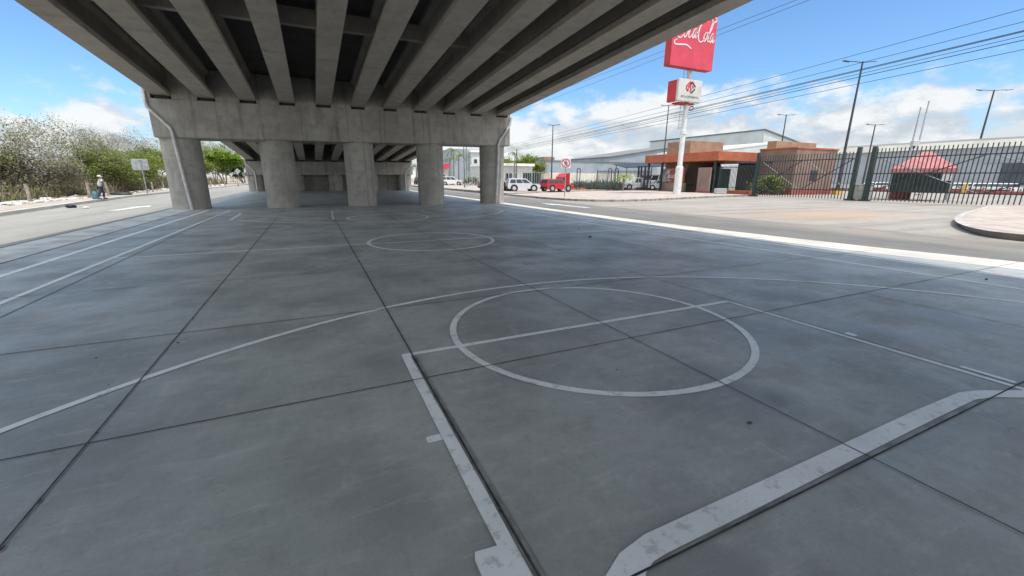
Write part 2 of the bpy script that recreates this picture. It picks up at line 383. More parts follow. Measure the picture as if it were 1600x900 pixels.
line(marks, (.665,-3), (.665,3.835), .085)                       # key, left side
marks.face([(.50,-1.2,.005),(.70,-1.2,.005),(.70,1.46,.005),(.515,1.48,.005),(.50,1.44,.005)])
marks.prism([(.52,2.395),(.52,2.445),(.535,2.455),(.62,2.455),(.62,2.385),(.535,2.385)], .0042, .0052)
line(marks, (.628,3.87), (5.29,3.86), .07)
line(marks, (5.27,3.822), (5.29,-3), .06)
line(marks, (5.40,1.45), (5.39,1.09), .06)
marks.prism([(5.36,2.31),(5.44,2.31),(5.44,2.41),(5.36,2.41)], .0042, .0052)
ribbon(marks, arc(2.93,3.86,1.70,0,359.9,96)[:-1], .075, .0045, True)
ap = arc(2.95,-1.1,7.0,4,149,110); ap = [(-3.2,-6),(-3.15,-1)]+[p for p in ap[::-1] if p[0] > -3.1]
ribbon(marks, ap, .075, .0048)
# thick flattened arc in front of the basket
outer = [(.55,.72),(.75,.95),(1.0,1.125),(1.13,1.19),(1.31,1.222),(2.0,1.225),(3.0,1.228),(4.0,1.235),(4.70,1.222),(4.9,1.165),(5.24,1.01),(5.55,.80)]
inner = [(.78,.66),(.95,.85),(1.17,1.06),(1.24,1.088),(1.33,1.095),(2.0,1.098),(3.0,1.108),(4.0,1.115),(4.66,1.112),(4.86,1.06),(5.1,.94),(5.4,.70)]
for i in range(len(outer)-1): marks.face([(*outer[i],.0052),(*inner[i],.0052),(*inner[i+1],.0052),(*outer[i+1],.0052)][::-1])
line(marks, (-4.07,-4), (-3.97,26.0), .095, k=60); line(marks, (-5.1,-4), (-5.0,26.5), .13, k=60)
# right sidelines follow the curved edge
o1 = [(11.75,-4),(11.6,1),(11.52,2.65),(11.42,5.5),(11.2,9),(11.0,13),(10.9,18),(10.85,26)]
o2 = [(10.6,-4),(10.45,1),(10.35,2.4),(10.22,5.7),(10.0,9),(9.85,12),(9.8,18),(9.75,26)]
ribbon(far, smooth_path(o1, 8), .095); ribbon(far, smooth_path(o2, 8), .085)
line(far, (-4.0,11.45), (9.8,11.42), .085, .0042); ribbon(far, arc(2.9,11.42,1.70,0,359.9,96)[:-1], .10, .0046, True)
FX = CY*2
ribbon(far, [(-3.2,23.6),(-3.12,19.9)]+[(x, FX-y) for x, y in arc(2.95,-1.1,7.0,31,149,90)[::-1] if x > -3.1 and y > 2.6]+[(9.3,20.9),(9.4,22.4)], .11)
ribbon(far, arc(2.93,19.05,1.70,0,359.9,90)[:-1], .10, .0046, True)
line(far, (.66,19.05), (5.25,19.05), .05); line(far, (.68,19.0), (.78,23.9), .10, .005); line(far, (5.25,19.05), (5.2,24), .04, .005)
ribbon(far, arc(2.9,27.6,4.9,208,332,50), .10, .0044)
mk = struct(marks.build('court_markings', M['paint'])); mk2 = struct(far.build('faded_court_markings', M['paint_far']))
jt = MB()
line(jt, (-3.42,-4), (-3.99,24), .013, .0066, 80); line(jt, (-5.77,-11), (-5.74,26.9), .03, .0066, 80); line(jt, (-6.935,-11), (-6.935,26.9), .05, .0066, 80)
for x, w in ((-1.5,.012),(.727,.015),(3.03,.012),(5.335,.011),(7.6,.01),(9.9,.008)):
    line(jt, (x,-11), (x-.02 if x < 0 else x,26.9), w*.88, .0066, 80)
for y, w in ((-1.2,.014),(1.07,.013),(3.31,.013),(5.5,.014),(8.22,.012),(10.4,.01),(12.7,.01),(15.0,.008),(17.3,.008),(19.6,.008),(22.0,.008),(24.4,.008)):
    xr = 14.2 if y < 2 else 13.7 if y < 5 else 12.7
    line(jt, (-6.93,y), (xr,y), w*.88, .0070, 60)
for i in range(260):
    if random.random() < .6: x = random.choice((-1.5,.727,3.03,5.335,7.6)); y = random.uniform(-1,22); u = (random.uniform(.004,.009), random.uniform(.012,.04))
    else: y = random.choice((1.07,3.31,5.5,8.22,10.4)); x = random.uniform(-6,11); u = (random.uniform(.012,.04), random.uniform(.004,.009))
    x += random.uniform(-.008,.008); k = random.randint(5,7); a0 = random.random()*6
    jt.face([(x+u[0]*random.uniform(.6,1.1)*math.cos(a0+6.283*q/k), y+u[1]*random.uniform(.6,1.1)*math.sin(a0+6.283*q/k), .0073) for q in range(k)])
struct(jt.build('slab_joints', M['joint']))
ed = MB(); ed.face([(.712,-3,.0035),(.757,-3,.0035),(.757,3.8,.0035),(.712,3.8,.0035)]); ed.face([(1.3,1.075,.0036),(4.7,1.075,.0036),(4.7,1.108,.0036),(1.3,1.09,.0036)])
struct(ed.build('joint_edging', M['edging']))
# road arrows
def arrow(p0, p1, w, name):
    a, b = Vector((p0[0],p0[1],0)), Vector((p1[0],p1[1],0)); d = (b-a).normalized(); n = Vector((-d.y,d.x,0)); L = (b-a).length
    z = Vector((0,0,-.0255)); mb = MB()
    mb.face([a-n*w+z, a+d*L*.6-n*w+z, a+d*L*.6+n*w+z, a+n*w+z]); mb.face([a+d*L*.6-n*w*2.6+z, b+z, a+d*L*.6+n*w*2.6+z])
    return struct(mb.build(name, M['white']))
arrow((-9.4,28.2), (-9.0,32.6), .22, 'left_road_marking'); arrow((15.4,21.6), (15.0,27.0), .2, 'right_road_marking')

# ------------------------------------------------------------------ overpass
GX = [-6.21+1.815*i for i in range(11)]
def zb(x, y): return 5.65+.0125*(x-2.9)-.0605*(y-27)
def prof(x0): # girder section (dx, dz)
    return [(-.38,0),(.38,0),(.38,.2),(.13,.42),(.13,1.02),(.3,1.16),(.3,1.32),(-.3,1.32),(-.3,1.16),(-.13,1.02),(-.13,.42),(-.38,.2)]
def span(y0, y1, label, dia):
    t = thing('bridge_span', label, 'bridge', (2.9, y0, 0), 0, 'spans of the concrete overpass')
    o0 = Vector((2.9, y0, 0))
    def P(mb, nm, m, sm=None): 
        mb.v = [tuple(Vector(v)-o0) for v in mb.v]; return mb.build(nm, m, t, sm)
    for x in GX:
        mb = MB(); mb.loft([[(x+dx, y, zb(x, y)+dz) for dx, dz in prof(0)][::-1] for y in (y0, y1)]); P(mb, 'girder', M['girder'])
    xl, xr = GX[0]-.42, GX[-1]+.42
    mb = MB(); mb.loft([[(xl,y,zb(xl,y)+1.32),(xr,y,zb(xr,y)+1.32),(xr,y,zb(xr,y)+1.55),(xl,y,zb(xl,y)+1.55)][::-1] for y in (y0,y1)]); P(mb, 'deck_slab', M['soffit_shade'])
    for s, x in ((1, xl), (-1, xr)):
        mb = MB(); mb.loft([[(x,y,zb(x,y)+1.552),(x+s*.4,y,zb(x,y)+1.552),(x+s*.22,y,zb(x,y)+1.65),(x+s*.18,y,zb(x,y)+1.85),(x,y,zb(x,y)+1.85)][::-s] for y in (y0,y1)]); P(mb, 'parapet', M['concrete'])
    for yd in dia:
        for a, b in zip(GX, GX[1:]):
            xa, xb = a+.131, b-.131; zz = zb((a+b)/2, yd)
            mb = MB(); mb.box(xa, xb, yd-.13, yd+.13, zz+.62, zz+1.155); P(mb, 'diaphragm', M['girder'])
    for ye in (y0+.72, y1-.90):
        for a, b in zip(GX, GX[1:]):
            zz = zb((a+b)/2, ye); m_ = (a+b)/2
            mb = MB(); mb.loft([[(a+.383,y,zz-.17),(b-.383,y,zz-.17),(b-.383,y,zz+.21),(b-.133,y,zz+.43),(b-.133,y,zz+1.0),(b-.303,y,zz+1.15),(b-.303,y,zz+1.29),(a+.303,y,zz+1.29),(a+.303,y,zz+1.15),(a+.133,y,zz+1.0),(a+.133,y,zz+.43),(a+.383,y,zz+.21)][::-1] for y in (ye,ye+.24)]); P(mb, 'end_diaphragm', M['concrete'])
    return t
span(-3.6, 28.0, 'nearest concrete bridge span overhead with dark gaps between its girders', (5.0, 17.9))
span(28.02, 60.2, 'farther concrete bridge span seen beyond the first row of columns', (38.4, 48.9))
span(-33, -3.62, 'bridge span above and behind the viewer, continuing the overpass', (-14, -24))

COLX = [-5.98, -1.60, 2.79, 7.19, 11.58]
def pier(yc, label, h0, h1, slope, pipes):
    t = thing('bridge_pier', label, 'bridge pier', (2.9, yc, 0), 0, 'piers of the concrete overpass')
    def P(mb, nm, m, sm=None, par=t):
        o0 = Vector((2.9, yc, 0)); mb.v = [tuple(Vector(v)-o0) for v in mb.v]; return mb.build(nm, m, par, sm)
    xl, xr = -6.82, 12.55; f = lambda x: slope*(x-2.9)
    b = .05; mb = MB(); rings = []
    for x in (xl, xl+.04, xr-.04, xr):
        e = .04 if x in (xl, xr) else 0
        za, zc = h0+f(x), h1+f(x)
        rings.append([(x,yc-.95+b+e,za+e),(x,yc+.95-b-e,za+e),(x,yc+.95-e,za+b+e),(x,yc+.95-e,zc-e),(x,yc-.95+e,zc-e),(x,yc-.95+e,za+b+e)])
    mb.loft(rings); P(mb, 'pier_cap', M['concrete'])
    for x0, x1 in ((xl+.003, xl+.17), (xr-.17, xr-.003)): mb = MB(); mb.box(x0, x1, yc-.94, yc+.94, h1+f(x0)-.02, h1+f(x0)+.5); P(mb, 'cap_end_wall', M['concrete'])
    for x in COLX:
        zt = h0+f(x)+.02; sm = zt-1.0
        mb = MB(); mb.lathe([(.87,-.05),(.87,.02),(.85,.05),(.85,sm-.05),(.866,sm-.04),(.866,sm+.0),(.856,sm+.01),(.856,zt)], 40, (x, yc, 0)); P(mb, 'column', M['concrete'], 40)
    for x in GX:
        for dy in (-.66, .66): mb = MB(); mb.box(x-.3, x+.3, yc+dy-.2, yc+dy+.2, h1+f(x)-.01, zb(x, yc+dy+.2)-.005); P(mb, 'bearing_pad', M['dark'])
    for pts in pipes:
        mb = MB(); mb.tube(pts, .075, 12); P(mb, 'drain_pipe', M['pipe'], 50)
        # collars at the bends
    return t
yc = 28.02; yf = yc-.95-.09
def down(p, zt): return p
pl = [gY(222,138,yf), gY(227,160,yf), gY(230,167,yf), gY(265,199,yf), gY(269,206,yf)]
bl = gz(295,329.5,0); pl += [Vector((pl[-1].x+.02, yf, 3.3)), Vector((bl.x, yf+.03, 0))]
pr = [gY(798.5,184,yf), gY(797,194,yf), gY(794,200,yf), gY(781,219,yf), gY(778.5,226,yf)]
pr += [Vector((pr[-1].x+.01, yf+.0, 3.4)), Vector((gz(777.5,318.5).x, yf, 0))]
pier(yc, 'near concrete bridge pier with five round columns and a grey drain pipe at each end', 3.70, 5.49, .0150, [pl, pr])
y2 = 59.3; y2f = y2-1.04
q = lambda x, z: Vector((x, y2f, z))
pier(y2, 'farther, lower concrete bridge pier in shade beyond the near pier', 1.98, 3.56, .0125, [[q(-6.75,3.6),q(-6.7,3.2),q(-6.0,2.4),q(-5.9,2.2),q(-5.9,0)],[q(12.5,3.7),q(12.45,3.35),q(11.6,2.45),q(11.5,2.2),q(11.5,0)]])
# abutment
t = thing('abutment_wall', 'dark retaining wall of concrete panels closing the far end under the overpass', 'retaining wall', (2.9, 60.45, 0))
mb = MB()
for i in range(8): mb.box(-9.4+i*2.36+.02, -9.4+(i+1)*2.36-.02, 0, .4, -.05, 4.6)
mb.build('wall_panel', M['concrete'], t)
MB().loft([[(-9.6,y,-.05),(9.6,y,-.05),(9.6,y,4.95-.0605*y),(-9.6,y,4.95-.0605*y)][::-1] for y in (.42,70)]).build('ramp_fill', M['concrete'], t)

# ------------------------------------------------------------------ signs with writing
def catmull(pts, k=8): 
    return [Vector((x, y)) for x, y in smooth_path(pts, k)]
def stroke(mb, pts, w, T, th=.03):
    """thick ribbon of lettering in a face plane; T maps (u, v, depth) to local space; w = widths at the knots"""
    P = catmull(pts, 8); n = len(P); L = []
    ws = w if isinstance(w, (list, tuple)) else [w]*len(pts)
    for i, p in enumerate(P):
        t = i/(n-1)*(len(pts)-1); a = int(min(t, len(pts)-2)); ww = ws[a]+(ws[a+1]-ws[a])*(t-a)
        d = (P[min(i+1, n-1)]-P[max(i-1, 0)]).normalized(); nn = Vector((-d.y, d.x))*ww/2; L.append((p+nn, p-nn))
    for i in range(n-1):
        (a, b), (c, d) = L[i], L[i+1]
        mb.face([T(a.x,a.y,th),T(b.x,b.y,th),T(d.x,d.y,th),T(c.x,c.y,th)])
        mb.face([T(a.x,a.y,0),T(a.x,a.y,th),T(c.x,c.y,th),T(c.x,c.y,0)]); mb.face([T(b.x,b.y,th),T(b.x,b.y,0),T(d.x,d.y,0),T(d.x,d.y,th)])
def bigC(x, y, s):  return [(x+.95*s,y+1.72*s),(x+1.08*s,y+1.95*s),(x+.9*s,y+2.1*s),(x+.55*s,y+1.95*s),(x+.2*s,y+1.4*s),(x+.08*s,y+.75*s),(x+.25*s,y+.2*s),(x+.6*s,y+.1*s),(x+.95*s,y+.45*s)]
def smallo(x, y, s): return [(x+.42*s,y+.92*s),(x+.2*s,y+.75*s),(x+.06*s,y+.38*s),(x+.14*s,y+.06*s),(x+.32*s,y+.1*s),(x+.5*s,y+.45*s),(x+.52*s,y+.8*s),(x+.42*s,y+.92*s),(x+.62*s,y+.86*s)]
def smallc(x, y, s): return [(x+.52*s,y+.8*s),(x+.4*s,y+.93*s),(x+.16*s,y+.7*s),(x+.06*s,y+.35*s),(x+.16*s,y+.05*s),(x+.36*s,y+.1*s),(x+.56*s,y+.4*s)]
def smalla(x, y, s): return [(x+.5*s,y+.85*s),(x+.28*s,y+.85*s),(x+.08*s,y+.4*s),(x+.14*s,y+.06*s),(x+.34*s,y+.2*s),(x+.56*s,y+.9*s),(x+.46*s,y+.3*s),(x+.54*s,y+.05*s),(x+.74*s,y+.35*s)]
def smalll(x, y, s): return [(x+.08*s,y+.45*s),(x+.42*s,y+1.25*s),(x+.5*s,y+1.75*s),(x+.38*s,y+1.7*s),(x+.2*s,y+.9*s),(x+.14*s,y+.2*s),(x+.26*s,y+.03*s),(x+.46*s,y+.3*s)]
def script(mb, T, S=1.):
    """flowing white script, two words joined by a hyphen"""
    sc = lambda pts: [((a+.12*b)*S, b*S) for a, b in pts]
    thick = .17*S; thin = .07*S
    def st(pts, heavy):
        n = len(pts); stroke(mb, sc(pts), [(thin+(thick-thin)*math.sin(math.pi*min(1, max(0, i/(n-1)))))*heavy*.66 for i in range(n)], T)
    st(bigC(.25,.15,1.25), 1.35); st(smallo(1.35,.35,1.1), 1.1); st(smallc(2.02,.4,1.1), 1.1); st(smalla(2.62,.42,1.1), 1.1)
    st([(3.2,1.0),(3.35,1.06),(3.55,1.05)], 1.3)
    st(bigC(3.42,.1,1.25), 1.35); st(smallo(4.35,.3,1.1), 1.1); st(smalll(4.95,.32,1.1), 1.1); st(smalla(5.35,.3,1.1), 1.1)
    st([(.6,.1),(.2,-.15),(.45,-.42),(1.4,-.35),(2.1,-.32),(2.7,-.55),(2.85,-.62)], 1.3)      # tail under the first word
    st([(4.3,2.62),(4.7,2.95),(5.1,2.7),(5.5,2.35),(5.9,2.55),(5.85,2.85),(5.6,2.75)], 1.15)  # crest over the second word

pb = gz(1057.5,303,.13); PX, PY = pb.x, pb.y
pole = thing('pylon_sign', 'tall white pylon pole carrying the red script billboard and small white logo box', 'sign pole', (PX, PY, .13))
mb = MB(); mb.lathe([(.43,0),(.42,.0),(.39,2.9),(.28,3.05)], 8); mb.build('pole_base', M['white'], pole, 30)
mb = MB(); mb.lathe([(.27,3.0),(.27,6.3),(.34,6.35),(.34,6.75),(.25,6.8),(.23,14.0),(.23,20)], 20); mb.build('pole_shaft', M['white'], pole, 40)
mb = MB()
for s in (-.24,.24): mb.tube([(-.55,s,6.8),(-.55,s,13.6)], .03, 6)
for k in range(20): mb.tube([(-.55,-.24,7+.33*k),(-.55,.24,7+.33*k)], .018, 5)
mb.build('ladder', M['galv'], pole)
# small white logo box and red billboard, both fixed to the pole
fyy = PY-.8
l0, l1, r0 = gY(1060,141,fyy), gY(1097,141,fyy), gY(1047,141,PY+.6)
zb0, zt0 = gY(1078,159,fyy).z, gY(1078,124,fyy).z
lb = thing('logo_box', 'white square sign with a red and black diamond emblem under the red billboard', 'sign', (PX, PY, zb0), 0)
xl_, xr_, xd_, hh_ = l0.x-PX, l1.x-PX, r0.x-PX, zt0-zb0
MB().bbox(xl_,xr_,-.8,-.45,.0,hh_,.03).build('white_face_box', M['offwhite'], lb)
MB().bbox(xd_,xl_-.08,-.5,.6,-.02,hh_-.1,.03).build('red_return_box', M['red_side'], lb)
MB().box(xd_+.3,xr_-.5,-.44,.5,-.18,-.025).build('bracket', M['red_side'], lb)
mx_ = (xl_+xr_)/2; ks = hh_/2.35
def TL(u, v, d): return (mx_+u*1.15*ks, -.803-d, (1.5+v*1.1)*ks)
em = MB(); w = .16
for a, b, m_ in (((-.12,.55),(-.58,.1),0),((-.58,.1),(-.58,-.14),0),((-.58,-.14),(-.36,-.36),0),((-.12,.55),(.1,.32),0),((-.36,.0),(-.12,.25),0),((-.36,-.36),(-.3,-.05),0),((.16,.55),(.62,.1),1),((.16,.55),(-.1,.3),0),((-.1,.3),(-.1,.05),0),((-.1,.05),(.16,-.2),0),((.16,-.5),(.6,-.08),1),((.16,-.5),(-.1,-.25),0),((.16,.2),(.4,-.02),0)):
    em.mi = m_; stroke(em, [a, ((a[0]+b[0])/2, (a[1]+b[1])/2), b], w, TL, .02)
em.build('emblem', [mat('emblem red',(.55,.03,.05),.5,.05,3), mat('emblem black',(.03,.03,.035),.5,.05,3)], lb)
def text(body, size, M4, m, name, parent, ext=.008):
    c = bpy.data.curves.new(name, 'FONT'); c.body = body; c.size = size; c.extrude = ext; c.align_x = 'CENTER'; c.align_y = 'CENTER'
    o = bpy.data.objects.new(name, c); COL.objects.link(o); c.materials.append(m)
    dg = bpy.context.evaluated_depsgraph_get(); me = bpy.data.meshes.new_from_object(o.evaluated_get(dg)); bpy.data.objects.remove(o)
    o = bpy.data.objects.new(name, me); COL.objects.link(o); o.parent = parent; o.matrix_local = M4; return o
FRONT = Matrix.Rotation(R(90), 4, 'X')
text('ARCACONTINENTAL', .30*ks, Matrix.Translation((mx_,-.812,.5*ks)) @ FRONT, mat('grey lettering',(.16,.16,.17),.6,.05,3), 'lettering', lb)
fyy = PY-.95
b0_, b1_, d0_ = gY(1046.5,102,fyy), gY(1112.5,109,fyy), 0
bz = gY(1080,106.5,fyy).z
bb = thing('red_billboard', 'large red box billboard with white flowing script partly hidden by the bridge', 'billboard', (PX, PY, bz), 0)
x0_, x1_ = b0_.x-PX, b1_.x-PX; BW = x1_-x0_; BH = BW*1.12; dep = max(-.2, gX(1036.5,101,b0_.x).y-PY)
MB().bbox(x0_,x1_,-.95,-.898,.0,BH,.015).build('red_face', M['red'], bb)
MB().bbox(x0_+.02,x1_-.02,-.896,dep,.02,BH-.02,.03).build('cabinet', M['red_side'], bb)
ku = BW/6.55
sb = MB(); script(sb, lambda u, v, d: (x0_+.12+u*ku, -.953-d, 2.55*ku+v*ku*1.02), 1.0); sb.build('script_lettering', M['white'], bb)
# pedestrian prohibition sign
p = gz(882,308,.13)
ns = thing('prohibition_sign', 'white square sign with a red ring and black walking figure on a thin post', 'traffic sign', (p.x, p.y, .13), R(-28))
MB().tube([(0,0,0),(0,0,3.0)], .045, 8).build('post', M['galv'], ns, 40)
MB().bbox(-.42,.42,-.06,-.035,2.45,3.3,.008).build('plate', M['white'], ns)
mb = MB(); T2 = lambda u, v, d: (u, -.062-d, 2.88+v)
stroke(mb, [(.34*math.cos(a*math.pi/8), .34*math.sin(a*math.pi/8)) for a in range(17)], .08, T2, .004); mb.build('ring', M['red'], ns)
mb = MB()
for a in range(8): mb.face([T2(0,.2,.005), T2(.05*math.cos(a*.785),.2+.05*math.sin(a*.785),.005), T2(.05*math.cos((a+1)*.785),.2+.05*math.sin((a+1)*.785),.005)])
stroke(mb, [(0,.13),(0,.05),(.0,-.04)], .11, T2, .005); stroke(mb, [(.0,-.04),(.06,-.13),(.1,-.24)], .05, T2, .005); stroke(mb, [(.0,-.04),(-.04,-.13),(-.1,-.24)], .05, T2, .005)
stroke(mb, [(0,.1),(.09,.04),(.13,-.02)], .04, T2, .005); stroke(mb, [(0,.1),(-.09,.04),(-.13,-.02)], .04, T2, .005); mb.build('walking_figure', M['black'], ns)
mb = MB(); stroke(mb, [(-.22,.22),(0,0),(.22,-.22)], .05, T2, .007); mb.build('slash', M['red'], ns)
# left sign seen from the back
p = gz(231,305,.12)
bs = thing('street_sign', 'grey back of a rectangular street sign on a thin post before green scrub', 'traffic sign', (p.x, p.y, .12), R(12))
MB().tube([(0,0,0),(-.02,0,2.9)], .04, 8).build('post', M['galv'], bs, 40)
MB().bbox(-.62,.45,.04,.06,2.05,2.95,.006).build('plate', M['galv'], bs)
p = gz(374,291,.12)
bs = thing('diamond_sign', 'small pale diamond street sign far down the street', 'traffic sign', (gX(375,291,-14.3).x, gX(375,291,-14.3).y, .12), 0)
MB().tube([(0,0,0),(0,0,2.5)], .04, 6).build('post', M['galv'], bs)
MB().prism([(0,-.6),(.6,0),(0,.6),(-.6,0)], 0, .03).build('plate', M['white'], bs).matrix_local = Matrix.Translation((0,-.08,2.75)) @ FRONT

# ------------------------------------------------------------------ lamp posts, masts, wires
def lampost(x, y, h, label, arms, rz=0, r=.1, head=(1,-1), al=1.):
    t = thing('street_lamp', label, 'lamp post', (x, y, 0), rz, 'tall lamp posts')
    MB().lathe([(r*1.7,0),(r*1.6,.6),(r*1.2,1.2),(r*.62,h)], 10).build('post', M['steel'], t, 40)
    for s in arms:
        MB().tube([(0,0,h-.12),(s*.9*al,0,h-.02),(s*1.6*al,0,h)], .045, 6).build('arm', M['steel'], t, 40)
        if s in head:
            mb = MB(); mb.bbox(-.38*al,.38*al,-.16,.16,-.04,.04,.015, Matrix.Translation((s*1.95*al,0,h)) @ Matrix.Rotation(-s*.15,4,'Y')); mb.build('lamp_head', M['steel'], t)
    MB().box(-r*2.4,r*2.4,-r*2.4,r*2.4,-.03,.5).build('footing', M['yellow'], t)
    return t
def at_len(xb, X, xt, yt):   # base at depth X under pixel column, top at the sight line
    g = gX(xb, 300, X); g2 = ray(xt, yt); k = math.hypot(g.x, g.y)/math.hypot(g2.x, g2.y); return g.x, g.y, EYE+g2.z*k
x, y, h = at_len(1307,60,1340,97); lampost(x, y, h, 'tallest lamp post with a flood lamp, standing behind the brown gatehouse corner', (-1,1), R(-25), .14, (-1,))
x, y, h = at_len(1509,105,1549,141); lampost(x, y, h, 'double-armed lamp post before the long warehouse, beyond the sliding gate', (-1,1), R(-30), .16, (1,-1), 1.2)
x, y, h = at_len(1032,60,1035,165); lampost(x, y, h, 'lamp post rising behind the orange canopy beside the pylon sign', (-1,1), R(-25), .12, (1,-1), .6)
x, y, h = at_len(861,31.4,861,195); lampost(x, y, h, 'black lamp post behind the red car, near the bridge', (-1,1), R(-20), .09, (1,), .42)
x, y, h = at_len(1345,95,1360,195); lampost(x, y, h, 'small distant lamp post left of the two flag masts', (-1,1), R(-25), .14, (1,-1), .7)
x, y, h = at_len(1209,85,1216,180); lampost(x, y, h, 'lamp post rising over the gatehouse roof before the grey gabled shed', (-1,1), R(-25), .14, (1,-1), .75)
for (xb, xt, yt, lab) in ((1407,1425,170,'shorter of two bare flag masts behind the red canopy tent'), (1417,1437,160,'taller of two bare flag masts behind the red canopy tent')):
    x, y, h = at_len(xb, 56, xt, yt)
    t = thing('flag_mast', lab, 'mast', (x, y, 0), 0, 'flag masts by the tent')
    MB().lathe([(.13,0),(.12,3.2),(.085,3.4),(.05,h)], 10).build('shaft', M['galv'], t, 40)
    MB().ball((0,0,h+.04), .08, 8).build('finial', M['galv'], t, 60)
    MB().bbox(-.28,.28,-.28,.28,0,.25,.03).build('footing', M['kerb'], t)
x, y, h = at_len(1411,55.2,1426,222)
t = thing('camera_box', 'white equipment box fixed high on the flag masts', 'equipment box', (x, y, h-.4), R(-30))
MB().bbox(-.3,.3,-.2,.2,0,.55,.03).build('casing', M['offwhite'], t); MB().tube([(0,0,-.22),(0,0,.02)], .11, 10).build('dome', M['dark'], t, 40)
# wires: each through points read at the pole line X = 42.5
W = [[(860,145),(1030,88),(1160,27),(1245,0)],[(860,153),(1030,96),(1160,37),(1250,0)],[(800,225),(1160,127),(1320,87),(1600,14)],[(800,228),(1160,146),(1340,98),(1600,29)],
     [(800,230),(1160,152),(1340,106),(1600,43)],[(800,232),(1160,155),(1340,108),(1600,48)],[(800,233),(1160,158),(1400,97),(1600,55)],[(800,234),(1160,161),(1400,99),(1600,62)],[(800,236),(1160,167),(1400,115),(1600,79)]]
WX = 43.0; YN, YFAR = -14., 124.
wl = ['topmost power line high above the road','second power line just below the topmost wire','upper single cable above the cable bundle','cable reaching the tall lamp head','upper thick cable of the bundle','second thick cable of the bundle','thin cable in the middle of the bundle','lower knotted cable of the bundle','lowest single cable under the bundle']
ends = []
for i, w in enumerate(W):
    P = [gX(x, y, WX) for x, y in w]
    n = len(P); my = sum(p.y for p in P)/n; mz = sum(p.z for p in P)/n
    sl = sum((p.y-my)*(p.z-mz) for p in P)/sum((p.y-my)**2 for p in P)
    pts = []
    for k in range(41):
        y = YN+(YFAR-YN)*k/40; u = (y-YN)/(YFAR-YN); pts.append((WX+.25*((i*7) % 5-2)*.5, y, mz+sl*(y-my)+ .9*((2*u-1)**2-.35)*(1 if i > 1 else .4)))
    ends.append((pts[0], pts[-1]))
    tag(MB().tube(pts, .028 if i in (4,5,7) else .02, 5).build('power_line', M['steel']), wl[i], 'cable', 'overhead cables along the road')
mb = MB(); c0 = gX(1080,170,WX)
for k in range(4): mb.tube([(c0.x, c0.y+.32*math.cos(a/10*6.283)*(1+.05*k), c0.z+.22*math.sin(a/10*6.283)+.03*k) for a in range(11)], .02, 5)
tag(mb.build('cable_coil', M['steel']), 'coil of spare cable hanging from the wires beside the pylon', 'cable coil')
def upole(y, label, z):
    t = thing('utility_pole', label, 'utility pole', (WX, y, 0), 0, 'utility poles')
    MB().lathe([(.19,0),(.12,z)], 12).build('shaft', M['bark'], t, 40)
    for h in (z-.3, z-4.5): MB().box(-1.1,1.1,-.06,.06,h-.06,h+.06).build('crossarm', M['bark'], t)
    return t
upole(YFAR, 'dark utility pole between palms seen through the pier columns', 16.5)

# ------------------------------------------------------------------ gate and fences on the right
FXX = 43.75
def fy(px, X=FXX, z=0.0):
    return gX(px, 300, X).y
def picket_run(mb, y0, y1, h, step, r=.028, x=0, top=0):
    n = max(1, int(abs(y1-y0)/step))
    for i in range(n+1):
        y = y0+(y1-y0)*i/n; mb.box(x-r, x+r, y-r, y+r, .06, h)
def gate_leaf(ya, yb, label, name, h=4.25, step=.265, npan=2, rails=(.85,2.3,3.6)):
    t = thing(name, label, 'gate', (FXX, ya, 0), 0, 'tall green picket gates')
    L = yb-ya; s = 1 if L > 0 else -1
    mb = MB(); picket_run(mb, 0, L, h, step); mb.build('pickets', M['steel'], t)
    mb = MB()
    for z in rails: mb.box(.03,.09,min(0,L),max(0,L),z-.04,z+.04)
    mb.build('rails', M['green_steel'], t)
    for k in range(npan):
        y0, y1 = L*k/npan+.15*s, L*(k+1)/npan-.15*s
        for z0, z1 in ((rails[0], rails[2]), (rails[2], rails[0])): MB().tube([(.12 if z0 < z1 else .15,y0,z0),(.12 if z0 < z1 else .15,y1,z1)], .038, 6).build('brace', M['galv'] if z0 > z1 else M['green_steel'], t)
    return t
yA, yB, yC = fy(1181), fy(1326), fy(1358)
gate_leaf(yA, yB, 'far green picket gate leaf with crossed braces before the brown gatehouse', 'picket_gate', 4.2)
gate_leaf(yC, yC-13.5, 'near green picket gate leaf with crossed braces before the canopy tent', 'picket_gate', 4.35, .255, 2)
for px, lab in ((1178,'thick green gate post at the kerb beside the gatehouse'), (1330,'thick green post on the far side of the grey concrete block'), (1353,'thick green post on the near side of the grey concrete block')):
    t = thing('gate_post', lab, 'post', (FXX-.02, fy(px), 0), 0, 'thick gate posts')
    MB().bbox(-.15,.15,-.15,.15,.0,4.55,.02).build('shaft', M['green_steel'], t); MB().box(-.32,.32,-.32,.32,-.03,.12).build('base_plate', M['steel'], t)
ym = fy(1344)
t = thing('concrete_block', 'grey concrete block between the two thick gate posts', 'block', (FXX+.4, ym, 0))
MB().bbox(-.3,.3,-.62,.62,0,1.35,.03).build('block_body', M['concrete'], t); MB().bbox(-.34,.34,-.66,.66,1.352,1.42,.02).build('block_cap', M['kerb'], t)

